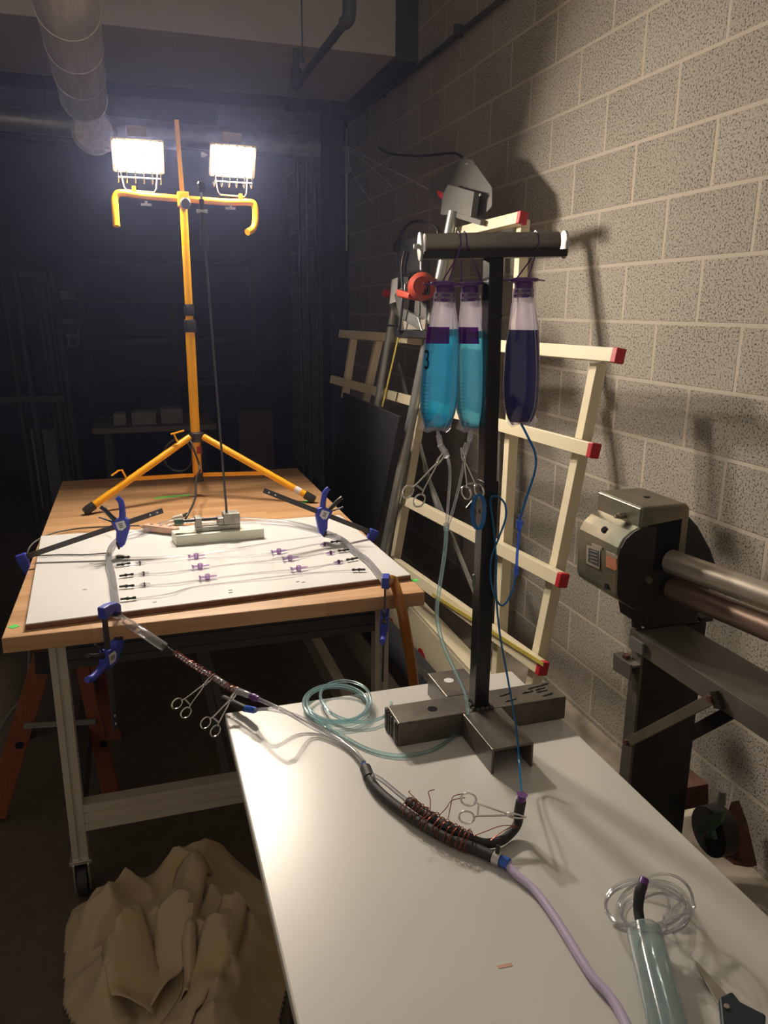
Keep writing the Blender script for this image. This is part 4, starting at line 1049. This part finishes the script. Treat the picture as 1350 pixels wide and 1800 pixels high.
for a, b, r in (((797, 372), (672, 990), .024), ((700, 500), (655, 760), .02)):
    MB().tube([SPt(*a, .085), SPt(*b, .085)], r, 18).build('guide_tube', 'galv', t, True)
MB().bar(SPt(708, 560, .11), SPt(672, 715, .11), .003, .018, (0, 1, 0)).build('scale_strip', 'scale', t)
MB().bar(SPt(760, 1045, .048 + .01), SPt(955, 1168, .048 + .01), .002, .015, (0, 0, 1)).build('scale_strip', 'scale', t)
for a, b in (((700, 640), (770, 900)), ((745, 820), (850, 1080))):
    MB().bar(SPt(*a, -.03), SPt(*b, -.03), .01, .02, (0, 1, 0)).build('back_brace', 'galv', t)
# top plates and pulley corner
def pl(pts, off, th, name, m, par=t, **k): return MB().prism([SPt(a, b, off) for a, b in pts], n_ * -th).build(name, m, par, **k)
pl([(757, 316), (815, 278), (832, 282), (866, 330), (866, 362), (858, 372), (835, 384), (800, 384), (755, 335)], .02, .004, 'top_plate', 'plate')
pl([(797, 327), (844, 340), (838, 384), (784, 380), (788, 345)], .05, .03, 'counterweight_cover', 'plate', bevel=.002)
MB().bar(SPt(786, 372, .07), SPt(850, 392, .06), .03, .02, (0, 0, 1)).build('head_bracket', 'plate', t)
MB().bar(SPt(795, 375, .06), SPt(790, 410, .06), .03, .03, (0, 1, 0)).build('head_post', 'plate', t)
pl([(770, 335), (782, 340), (780, 352), (774, 346)], .06, .01, 'red_tab', 'redcap')
mb = MB()
for (a, b) in ((821, 289), (795, 331), (814, 362), (845, 343)): p = SPt(a, b, .054); mb.cyl(p, p - n_ * .006, .006, n=10)
mb.build('bolt', 'zinc', t, True)
# saw carriage
ca = pl([(693, 480), (756, 470), (752, 596), (700, 590), (705, 560), (684, 535)], .10, .012, 'saw_carriage', 'plate', bevel=.002)
pl([(712, 425), (757, 418), (757, 482), (716, 488)], .12, .05, 'motor_mount', 'blackpl', t, bevel=.01)
p = SPt(740, 505, .13); q_ = SPt(743, 503, .25)
sw = MB().tube([p, p.lerp(q_, .2), p.lerp(q_, .75), q_], [.055, .062, .060, .040], 26).build('saw_motor', 'orange', t, True)
mb = MB()
for k in range(6): 
    a = SPt(737 + k * 3.4, 490, .242 - abs(k - 2) * .004); b = SPt(737 + k * 3.4, 518, .242 - abs(k - 2) * .004); mb.bar(a, b, .004, .006, n_)
mb.build('vent_slot', 'ink', sw)
pl([(716, 512), (740, 520), (738, 530), (718, 526)], .20, .06, 'saw_handle', 'orange', t, bevel=.006)
pl([(702, 520), (722, 500), (718, 545), (745, 560), (752, 585), (712, 560)], .14, .03, 'blade_guard', 'galv', t, bevel=.003)
pl([(712, 565), (752, 562), (750, 580), (714, 580)], .15, .01, 'warning_sticker', 'bgbox')
pl([(690, 492), (700, 488), (698, 530), (686, 534)], .135, .004, 'side_sticker', 'labelw')
pl([(704, 582), (760, 584), (760, 596), (704, 594)], .14, .03, 'carriage_bar', 'blackpl')
p = SPt(712, 436, .13); MB().tube([p + n_ * .01, p - n_ * .05], .030, 22).build('pulley', 'blackpl', t, True)
p = SPt(684, 517, .11); MB().tube([p, p - n_ * .03], .018, 16).build('red_knob', 'redcap', t, True)
pts = [SPt(757, 440, .12), SPt(770, 405, .12), SPt(745, 390, .12), SPt(722, 392, .12), SPt(705, 410, .13), SPt(697, 436, .14)]
MB().tube(pts, .007, 10, smooth=6).build('power_cable', 'blackpl', t, True)
MB().tube([SPt(712, 440, .19), SPt(706, 470, .19), SPt(708, 520, .20), SPt(704, 570, .19), SPt(702, 582, .18), SPt(708, 590, .16)], .006, 10, smooth=6).build('power_cable', 'blackpl', t, True)
for (a, b) in ((690, 572), (746, 570)):
    MB().tube([SPt(a - 9, b, .12), SPt(a + 8, b + 1, .12)], .005, 8).build('cable_tie', 'blackpl', t, True)
# lower channel with red stickers
a = V((-.53, .95, .205)); b = V((-.53, -.98, .175))
MB().bar(a, b, .02, .30, (0, 0, 1)).build('lower_channel', 'cream', t, bevel=.003)
MB().bar(a + V((.028, 0, .159)), b + V((.028, 0, .159)), .075, .018, (0, 0, 1)).build('channel_flange', 'cream', t, bevel=.002)
mb = MB()
for (px, py) in ((688, 1098), (741, 1153)):
    p = on(px, py, x=-.5405); mb.prism([p + V((0, .05 * math.cos(a_), .035 * math.sin(a_))) for a_ in [i * 2 * PI / 16 for i in range(16)]], (-.0015, 0, 0))
mb.build('red_sticker', 'redcap', t)

t = thing('counter_pipe', 'dark grey pipe with printed lettering lying under the panel saw', 'pipe', (-.62, .0, .2))
a = V((-.62, .90, .155)); b = V((-.62, -.55, .185)); d = (b - a).normalized()
MB().tube([a, b], .062, 28).build('pipe_body', 'bgdark', t, True)
pc = on(745, 1178, x=-.67)
text_part('lettering', 'Verti', .085, 'bgbox', t, frame(pc + V((-.014, 0, .01)), d, (.0, 0, 1)))
t = tag(MB().prism([on(603, 690, x=-.62), on(702, 733, x=-.62), on(668, 905, x=-.62), on(640, 1010, x=-.62), on(560, 1010, x=-.62)], (.012, 0, 0)).build('black_sheet', 'sheet', None), 'tall black sheet leaning beside the panel saw at the table back', 'sheet')
MB_ = None

# cords around the wall corner
tag(MB().tube([V((-.10, 3.462, on(612, 258, x=-.10).z + .06)), on(612, 258, x=-.10), on(660, 285, x=-.12), on(720, 315, x=-.14), on(778, 346, x=-.17)], .0035, 8, smooth=4).build('rope', 'white', None, True), 'taut white cord from the dark corner to the top of the panel saw', 'cord')
tag(MB().tube([V((-.08, 3.462, on(612, 262, x=-.08).z + .04)), on(612, 262, x=-.08), on(650, 292, x=-.06), on(690, 328, x=-.0025)], .0025, 8, smooth=4).build('rope', 'white', None, True), 'thin fading cord just under the taut white cord', 'cord')
tag(MB().tube([V((-.05, 3.462, on(612, 262, x=-.05).z + .02)), on(612, 262, x=-.05), on(614, 290, x=-.04), on(632, 325, x=-.02), on(655, 358, x=-.004)], .004, 8, smooth=5).build('rope', 'white', None, True), 'slack pale cord curving down from the dark corner', 'cord')
tag(MB().tube([on(666, 260, x=-.02), on(690, 271, x=-.03), on(740, 274, x=-.05), on(795, 269, x=-.05), on(812, 277, x=-.05)], .007, 8, smooth=5).build('cable', 'blackpl', None, True), 'black cable sagging along the wall to the grey top plate', 'cable')
t = thing('wall_conduit', 'vertical metal conduit with bracket at the far end of the block wall', 'conduit', (-.03, 3.4, 2.8))
MB().tube([(-.03, 3.40, 2.2), (-.03, 3.40, 3.1)], .014, 10).build('pipe', 'galv', t, True)
MB().box((-.05, 3.37, 2.78), (-.001, 3.43, 2.83)).build('bracket', 'galv', t)

# ================================================================== SLIP ROLL MACHINE
t = thing('slip_roll', 'old slip roll machine with two steel rolls on a bench stand by the wall', 'sheet metal roller', (-.45, -1.4, 0))
X0, YN, YF = -.55, -1.358, -1.161
# top box
MB().prism([V((-.55, YN, 1.17)), V((-.55, YN, 1.268)), V((-.545, YN, 1.274)), V((-.412, YN, 1.274)), V((-.402, YN, 1.262)), V((-.402, YN, 1.10)), V((-.55, YN, 1.10))], (0, YF - YN, 0)).build('gear_box_cap', 'bronze', t, bevel=.006)
# side column / main casting, dark face toward the camera
cp = [(1137, 912), (1205, 900), (1228, 925), (1250, 965), (1262, 1000), (1240, 1060), (1228, 1080), (1226, 1125), (1137, 1108), (1133, 1078), (1100, 1058)]
cq = [on(a, b, y=YN + .004) for a, b in cp]
for q_ in cq: q_.z = max(q_.z, .9345)
MB().prism(cq, (0, .125, 0)).build('side_casting', 'machblack', t, bevel=.006)
MB().prism([V((-.525, YN - .001, 1.10)), V((-.525, YN - .001, 1.225)), V((-.425, YN - .001, 1.235)), V((-.425, YN - .001, 1.10))], (0, .004, 0)).build('slot_recess', 'ink', t)
prof = [(-.548, 1.222), (-.572, 1.212), (-.594, 1.195), (-.606, 1.172), (-.609, 1.150), (-.604, 1.050), (-.596, 1.034), (-.575, 1.018), (-.530, .990), (-.51, .985), (-.51, 1.222)]
cover = MB().prism([V((a, YN + .000, b)) for a, b in prof], (0, .190, 0)).build('gear_cover', 'bronze', t, bevel=.006)
MB().prism([V((a + .004, YN - .003, b)) for a, b in prof[:-2]] + [V((-.50, YN - .003, .985)), V((-.50, YN - .003, 1.222))], (0, .005, 0)).build('cover_end_shade', 'machblack', cover)  # unlit near end of the cover, its shade coloured in black
def onx(px, py, x): return on(px, py, x=x)
def face_plate(pts, x, m, name, th=.0015, par=cover): return MB().prism([onx(a, b, x) for a, b in pts], (-th, 0, 0)).build(name, m, par)
XP = -.6085
face_plate([(1032, 958), (1056, 966), (1054, 1001), (1031, 990)], XP, 'brass', 'data_plate')
face_plate([(1035, 963), (1053, 969), (1052, 996), (1034, 987)], XP - .0016, 'platedark', 'plate_print', .0006)
mb = MB()
for k in range(4): mb.bar(onx(1037, 967 + k * 6, XP - .0026), onx(1050, 971 + k * 6, XP - .0026), .0005, .0018)
mb.build('plate_lettering', 'brass', cover)
face_plate([(1041, 955), (1059, 962), (1058, 967), (1041, 961)], XP - .002, 'brass', 'name_plate')
face_plate([(1066, 968), (1087, 977), (1086, 983), (1066, 975)], XP, 'brass', 'name_plate')
face_plate([(1066, 977), (1084, 983), (1085, 1000), (1082, 1003), (1066, 996)], XP, 'copperplate', 'copper_plate')
p = onx(1067, 1031, XP + .003); MB().tube([p, p + V((-.0035, 0, 0))], .008, 18).build('oil_hole', 'ink', cover, True)
p = V((-.5935, -1.27, 1.1955)); n2_ = V((-.75, 0, .66)).normalized(); MB().tube([p, p + n2_ * .003], .009, 18).build('oil_hole', 'ink', cover, True)
p = V((-.552, YN + .07, 1.235)); MB().tube([p, p + V((-.014, 0, 0)), p + V((-.015, 0, 0)), p + V((-.026, 0, 0))], [.009, .009, .006, .006], 6).build('cover_bolt', 'brass', t)
p = V((-.47, YN + .09, 1.2745)); MB().cyl(p, p + V((0, 0, .0006)), .009, n=16).build('top_hole', 'ink', t)
p = on(1139, 1019, y=YN - .003); MB().tube([p, p + V((0, -.008, 0))], .009, 12).build('bolt', 'bench', t, True)
# rolls
r1 = on(1178, 986, y=-1.37); r2 = on(1182, 1034, y=-1.37)
e1 = r1 + (on(1350, 1049, x=-.415) - r1) * 3.4; e2 = r2 + (on(1350, 1103, x=-.415) - r2) * 3.4
MB().tube([r1, r1 + (e1 - r1) * .002, e1], [.026, .0305, .0305], 36).build('upper_roll', 'rolla', t, True)
MB().tube([r2, r2 + (e2 - r2) * .002, e2], [.027, .0305, .0305], 36).build('lower_roll', 'rollb', t, True)
zt = .934; XA = -.53
ya = on(1110, 1106, x=XA).y; XB = on(1290, 1147, z=zt).x
MB().box((XA + .004, -3.3, zt - .010), (XB, ya - .002, zt)).build('bench_top', 'bench', t, bevel=.001)
MB().box((XA - .004, -3.3, zt - .050), (XA + .004, ya, zt + .003)).build('apron', 'bench', t, bevel=.001)
MB().prism([on(a, b, y=YN + .01) for a, b in ((1115, 1060), (1128, 1062), (1128, 1108), (1115, 1104))], (0, .012, 0)).build('tie_rod', 'machblack', t)
MB().box((-.325, YN + .0, zt + .0005), (-.285, YN + .10, zt + .014)).build('casting_foot', 'machblack', t, bevel=.003)
MB().prism([V((-.505, -1.335, 0)), V((-.505, -1.335, zt - .012)), V((-.285, -1.335, zt - .012)), V((-.278, -1.335, 0))], (0, .014, 0)).build('leg', 'machblack', t, bevel=.003)
y1, y2 = on(1125, 1200, x=XA).y, on(1106, 1200, x=XA).y
MB().box((XA - .004, y1, 0), (XA + .004, y2, zt - .05)).build('leg_angle', 'bench', t, bevel=.001)
MB().box((XA + .004, y1, 0), (-.506, y1 + .008, zt - .05)).build('leg_flange', 'machblack', t)
q = [on(a, b, x=-.565) for a, b in ((1078, 1151), (1109, 1169), (1107, 1197), (1077, 1177))]
MB().prism(q, (.005, 0, 0)).build('bracket', 'bench', t, bevel=.001)
zb_ = q[0].z
MB().prism([V((-.565, q[0].y, zb_)), V((-.565, q[1].y, zb_ - .004)), V((XA - .004, q[1].y, zb_ - .004)), V((XA - .004, q[0].y, zb_))], (0, 0, .006)).build('bracket_top', 'bench', t, bevel=.001)
MB().prism([on(a, b, x=XA - .008) for a, b in ((1112, 1117), (1134, 1131), (1133, 1152), (1111, 1139))], (-.008, 0, 0)).build('bracket_plate', 'plate', t, bevel=.001)
p = V((-.548, (q[0].y + q[1].y) / 2 + .005, zb_ + .004)); MB().cyl(p, p + V((0, 0, .010)), .011, n=6).build('bolt', 'rust', t)
a = on(1104, 1305, x=-.542); b = on(1252, 1228, x=-.542)
MB().bar(a, b, .005, .026, (0, 0, 1)).build('diagonal_brace', 'bronze', t, bevel=.001)
a2 = on(1195, 1300, x=-.44); b2 = on(1288, 1250, x=-.44)
MB().bar(a2, b2, .005, .034, (0, 0, 1)).build('diagonal_brace', 'machblack', t, bevel=.001)
for p in (a, b): MB().tube([p, p + V((-.010, 0, 0))], .008, 6).build('bolt', 'rust', t)
MB().prism([on(a_, b_, x=-.536) for a_, b_ in ((1256, 1214), (1264, 1214), (1276, 1246), (1262, 1244))], (-.012, 0, 0)).build('brace_tab', 'machblack', t)

# rusty box and bracket behind the bench leg
pb = on(1240, 1400, x=-.22)
t = thing('rusty_channel', 'rusty brown metal channel behind the black bench leg', 'metal channel', tuple(on(1240, 1400, x=-.20)))
MB().prism([on(1180, 1390, x=-.25), on(1245, 1378, x=-.16), on(1245, 1418, x=-.16), on(1180, 1432, x=-.25)], (.0, .10, 0)).build('web', 'rust', t)
MB().prism([on(1190, 1432, x=-.25), on(1268, 1416, x=-.18), on(1275, 1420, x=-.18), on(1205, 1436, x=-.25)], (0, .02, -.006)).build('flange', 'curb', t)
t = thing('floor_pulley', 'dark green cast bracket with a black wheel low beside the wall', 'pulley', tuple(on(1245, 1450, x=-.2)))
p = on(1245, 1462, x=-.24)
MB().tube([p, p + V((.05, 0, 0))], .072, 28).build('wheel', 'machblack', t, True)
MB().prism([on(1245, 1432, x=-.25), on(1278, 1425, x=-.25), on(1272, 1445, x=-.25), on(1258, 1458, x=-.25), on(1262, 1475, x=-.25), on(1225, 1458, x=-.25), on(1245, 1455, x=-.25)], (-.012, 0, 0)).build('bracket', 'vgreen', t, bevel=.001)
p = on(1243, 1462, x=-.265); MB().tube([p, p + V((-.008, 0, 0))], .008, 8).build('bolt', 'bench', t)
p = on(1267, 1412, x=-.22); MB().tube([p, p + V((0, 0, .04))], [.014, .01], 10).build('stud', 'plate', t)
tag(MB().prism([on(1285, 1410, x=-.10), on(1300, 1450, x=-.06), on(1317, 1525, x=-.06), on(1290, 1520, x=-.14), on(1262, 1500, x=-.16), on(1275, 1440, x=-.14)], (.03, .0, .0)).build('brown_flap', 'rust', None), 'dark brown flap leaning at the foot of the wall beyond the table', 'panel')

# ================================================================== SAWHORSE, CLOTH, BACKGROUND
t = thing('sawhorse', 'orange stained timber sawhorse behind the left table leg', 'sawhorse', (-2.1, -.3, 0))
ys = -.32
def pln(pts, y, th, name, m, par, **k): return MB().prism([on(a, b, y=y) for a, b in pts], (0, th, 0)).build(name, m, par, **k)
pln([(58, 1152), (96, 1150), (10, 1440), (-32, 1440)], ys, .035, 'leg', 'sawhorse', t, bevel=.002)
pln([(128, 1148), (150, 1148), (212, 1400), (180, 1400)], ys, .035, 'leg', 'sawhorse', t, bevel=.002)
pln([(58, 1152), (96, 1150), (40, 1340), (0, 1340)], ys + .55, .035, 'leg', 'sawhorse', t)
pln([(150, 1152), (172, 1150), (225, 1340), (200, 1340)], ys + .45, .035, 'leg', 'sawhorse', t)
pln([(60, 1150), (95, 1148), (93, 1184), (62, 1186)], ys - .02, .015, 'hinge_plate', 'blackpl', t, bevel=.002)
a = on(42, 1276, y=ys - .01); b = on(168, 1268, y=ys - .01)
MB().bar(a, b, .006, .02, (0, 0, 1)).build('spreader', 'galv', t)
mb = MB()
for q_ in ((34, 1310), (182, 1308)): p = on(*q_, y=ys - .001); mb.tube([p, p + V((0, -.002, 0))], .014, 14)
mb.build('knot', 'ink', t)
tag(MB().tube([on(52, 1140, y=-.25), on(50, 1190, y=-.27), on(42, 1225, y=-.3), on(20, 1250, y=-.32), on(2, 1280, y=-.34), on(-20, 1330, y=-.35)], .006, 8, smooth=5).build('extension_lead', 'cordg', None, True), 'grey cord hanging under the left edge of the wooden table', 'cord')

# crumpled dust cloth
def inside(p, poly):
    c = False; n = len(poly); j = n - 1
    for i in range(n):
        if (poly[i][1] > p[1]) != (poly[j][1] > p[1]) and p[0] < (poly[j][0] - poly[i][0]) * (p[1] - poly[i][1]) / (poly[j][1] - poly[i][1]) + poly[i][0]: c = not c
        j = i
    return c
def edist(p, poly):
    m = 9
    for i in range(len(poly)):
        a = V(poly[i]); b = V(poly[(i + 1) % len(poly)]); ab = b - a; u = max(0, min(1, (V(p) - a).dot(ab) / ab.length_squared)); m = min(m, (V(p) - a - ab * u).length)
    return m
cpx = [(112, 1640), (125, 1605), (250, 1560), (345, 1510), (400, 1500), (470, 1560), (505, 1610), (515, 1700), (495, 1800), (480, 1900), (330, 1950), (170, 1900), (110, 1775)]
cpoly = [tuple(on(a, b, z=.0).xy) for a, b in cpx]
cx0 = min(p[0] for p in cpoly); cx1 = max(p[0] for p in cpoly); cy0 = min(p[1] for p in cpoly); cy1 = max(p[1] for p in cpoly)
n = 110; vs = []; idx = {}; fs = []
pc_ = V((sum(p[0] for p in cpoly) / len(cpoly), sum(p[1] for p in cpoly) / len(cpoly)))
def cloth_h(x, y):
    e = edist((x, y), cpoly)
    h = .13 * (1 - math.exp(-e / .09))
    q = V((x * 4.2, y * 4.2, 0)); a = noise.noise(q + V((3, 1, 0))); b = noise.noise(V((x * 9 + y * 5, y * 8 - x * 4, 2)))
    cr = (1 - abs(a) * 2.6) * .075 + (1 - abs(b) * 2.4) * .028 + noise.noise(V((x * 25, y * 25, 5))) * .006
    return .006 + h * .55 + max(0, cr + .02) * min(1, e / .10)
for i in range(n + 1):
    for j in range(n + 1):
        x = cx0 + (cx1 - cx0) * i / n; y = cy0 + (cy1 - cy0) * j / n
        if inside((x, y), cpoly): idx[(i, j)] = len(vs); vs.append((x, y, cloth_h(x, y)))
for i in range(n):
    for j in range(n):
        k = [(i, j), (i + 1, j), (i + 1, j + 1), (i, j + 1)]
        if all(q_ in idx for q_ in k): fs.append(tuple(idx[q_] for q_ in k))
t = thing('dust_cloth', 'crumpled tan dust cloth heaped on the dark floor below the tables', 'cloth', (pc_.x, pc_.y, 0))
o = MB().add(vs, fs).build('cloth_sheet', 'clothy', t, True)
sm_ = o.modifiers.new('sol', 'SOLIDIFY'); sm_.thickness = .004
def fold(pxs, z, name='fold'):
    # a doubled-over strip of cloth
    pts = [on(a, b, z=z) for a, b in pxs]; k = len(pts) // 2
    L_ = pts[:k]; R_ = pts[k:][::-1]; m = 8; vs = []; rows = 14
    def samp(l, u): 
        u *= len(l) - 1; i = min(int(u), len(l) - 2); return l[i].lerp(l[i + 1], u - i)
    for i in range(rows + 1):
        for j in range(m + 1):
            p = samp(L_, i / rows).lerp(samp(R_, i / rows), j / m)
            p.z = cloth_h(p.x, p.y) + .012 + .030 * math.sin(PI * j / m) + .010 * noise.noise(p * 14) + .012 * math.sin(i * .5)
            vs.append(p)
    fs = [(i * (m + 1) + j, i * (m + 1) + j + 1, (i + 1) * (m + 1) + j + 1, (i + 1) * (m + 1) + j) for i in range(rows) for j in range(m)]
    o = MB().add(vs, fs).build(name, 'clothy', t, True)
    s = o.modifiers.new('sol', 'SOLIDIFY'); s.thickness = .004
fold([(310, 1540), (262, 1690), (255, 1760), (320, 1700), (350, 1650), (375, 1540)], .12)
fold([(195, 1650), (180, 1700), (195, 1750), (270, 1760), (290, 1700), (250, 1630)], .12)
fold([(410, 1600), (345, 1680), (265, 1790), (330, 1800), (420, 1700), (440, 1620)], .12)
fold([(318, 1645), (320, 1690), (312, 1730), (335, 1730), (345, 1690), (348, 1648)], .14)

# background, dim
t = thing('rear_bench', 'dim workbench far behind the lamp mast', 'workbench', (-1.6, 4.4, 0))
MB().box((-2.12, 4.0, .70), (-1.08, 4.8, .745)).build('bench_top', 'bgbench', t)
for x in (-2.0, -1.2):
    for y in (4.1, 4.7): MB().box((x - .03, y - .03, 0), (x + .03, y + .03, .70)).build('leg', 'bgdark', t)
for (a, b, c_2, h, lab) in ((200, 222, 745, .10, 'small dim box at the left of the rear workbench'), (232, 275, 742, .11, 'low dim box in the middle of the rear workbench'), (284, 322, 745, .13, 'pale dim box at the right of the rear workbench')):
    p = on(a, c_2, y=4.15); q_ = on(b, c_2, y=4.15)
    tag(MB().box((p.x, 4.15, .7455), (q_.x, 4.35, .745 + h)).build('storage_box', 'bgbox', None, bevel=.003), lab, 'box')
t = thing('pole_rack', 'dark upright rack of poles at the far left', 'rack', (-2.75, 3.9, 0))
for i, (a, b) in enumerate(((5, 40), (28, 48), (65, 72), (75, 80), (85, 92), (96, 98))):
    p = on(a, 480, y=3.9); MB().cyl((p.x + .05, 3.9 + .03 * (i % 3), 0.0), (p.x - .02, 3.95, 1.95 + .07 * (i % 2)), .022 + .012 * (i % 2), n=10).build('pole', 'bgdark' if i % 2 else 'aludark', t, True)
MB().box((-2.85, 3.86, 1.0), (-2.3, 3.90, 1.05)).build('cross_rail', 'bgdark', t)
MB().box((-2.95, 3.98, 1.98), (-2.3, 4.02, 2.02)).build('cross_rail', 'bgdark', t)
p = on(52, 757, y=4.3); q_ = on(140, 850, y=4.3)
t = thing('storage_bin', 'dull pale bin standing far left behind the wooden table', 'bin', (p.x, 4.3, 0))
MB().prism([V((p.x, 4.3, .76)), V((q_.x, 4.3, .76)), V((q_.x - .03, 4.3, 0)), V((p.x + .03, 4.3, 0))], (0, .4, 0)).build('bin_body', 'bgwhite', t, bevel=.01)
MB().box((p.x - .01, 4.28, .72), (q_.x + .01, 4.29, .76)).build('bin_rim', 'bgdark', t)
t = thing('wall_poster', 'pale poster with dark panels on the far wall', 'poster', tuple(on(120, 580, y=5.99)))
MB().prism([on(102, 560, y=5.985), on(141, 562, y=5.985), on(140, 610, y=5.985), on(102, 610, y=5.985)], (0, .004, 0)).build('sheet', 'bgwhite', t)
mb = MB()
for (a, b, c2, d2) in ((106, 570, 136, 588), (106, 593, 119, 606), (123, 593, 136, 606)): mb.prism([on(a, b, y=5.98), on(c2, b, y=5.98), on(c2, d2, y=5.98), on(a, d2, y=5.98)], (0, .003, 0))
mb.build('dark_panel', 'bgdark', t)
tag(MB().prism([on(102, 512, y=5.985), on(134, 512, y=5.985), on(134, 526, y=5.985), on(102, 526, y=5.985)], (0, .004, 0)).build('wall_sign', 'bgwhite'), 'small pale sign above the poster on the far wall', 'sign')
tag(MB().box((on(422, 800, y=4.2).x, 4.2, 0), (on(482, 800, y=4.2).x, 4.25, .84)).build('brown_board', 'bgbrown'), 'dim brown board standing on the floor right of the lamp mast', 'board')
t = thing('shelf_unit', 'dark shelving unit along the far wall behind the lamp', 'shelving', (-1.2, 5.6, 0))
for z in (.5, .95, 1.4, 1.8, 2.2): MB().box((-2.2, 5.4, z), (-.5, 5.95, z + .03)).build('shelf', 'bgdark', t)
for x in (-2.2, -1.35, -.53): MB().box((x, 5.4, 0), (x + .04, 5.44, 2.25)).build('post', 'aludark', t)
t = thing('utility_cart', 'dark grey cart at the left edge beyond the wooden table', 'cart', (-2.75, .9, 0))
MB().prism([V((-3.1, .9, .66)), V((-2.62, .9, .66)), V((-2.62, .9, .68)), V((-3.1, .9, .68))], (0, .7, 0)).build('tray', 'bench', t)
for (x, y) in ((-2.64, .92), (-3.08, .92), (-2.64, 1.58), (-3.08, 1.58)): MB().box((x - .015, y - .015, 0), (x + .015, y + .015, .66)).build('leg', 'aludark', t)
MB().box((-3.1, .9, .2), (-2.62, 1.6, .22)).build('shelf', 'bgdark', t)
t = thing('vertical_pipes', 'two thin dark pipes standing on the far wall right of the lamps', 'pipe', tuple(on(530, 500, y=3.9)))
for a in (527, 541, 556): p = on(a, 500, y=3.9); MB().cyl((p.x, 3.9, 0), (p.x, 3.9, 2.94), .016, n=10).build('pipe', 'darksteel', t, True)
t = thing('ceiling_pipe', 'long grey pipe running sideways below the dark ceiling at the left', 'pipe', tuple(on(60, 210, y=3.5)))
a = on(-40, 203, y=3.5); b = on(560, 262, y=3.5)
MB().tube([a, b], .085, 20).build('pipe_body', 'galv', t, True)
for a_ in (-1.0, -2.2): MB().cyl((a_, 3.5, 3.0), (a_, 3.5, 3.99), .006, n=8).build('hanger', 'darksteel', t, True)

# ================================================================== HAZE ADDED FOR THE LAMP GLOW
hm = bpy.data.materials.new('room haze'); hm.use_nodes = True
nt = hm.node_tree; nt.nodes.remove(nt.nodes['Principled BSDF'])
vs_ = nd(nt, 'ShaderNodeVolumeScatter', Density=.0042, Anisotropy=.78); vs_.inputs['Color'].default_value = (.50, .57, 1.0, 1)  # thin scatter volume, put in to make the bluish glow around the lamps
nt.links.new(vs_.outputs[0], nt.nodes['Material Output'].inputs['Volume'])
M['glow_haze'] = hm
tag(MB().box((-5.99, -4.9, .001), (-.001, 5.99, 3.995)).build('glow_haze', 'glow_haze'), kind='structure')
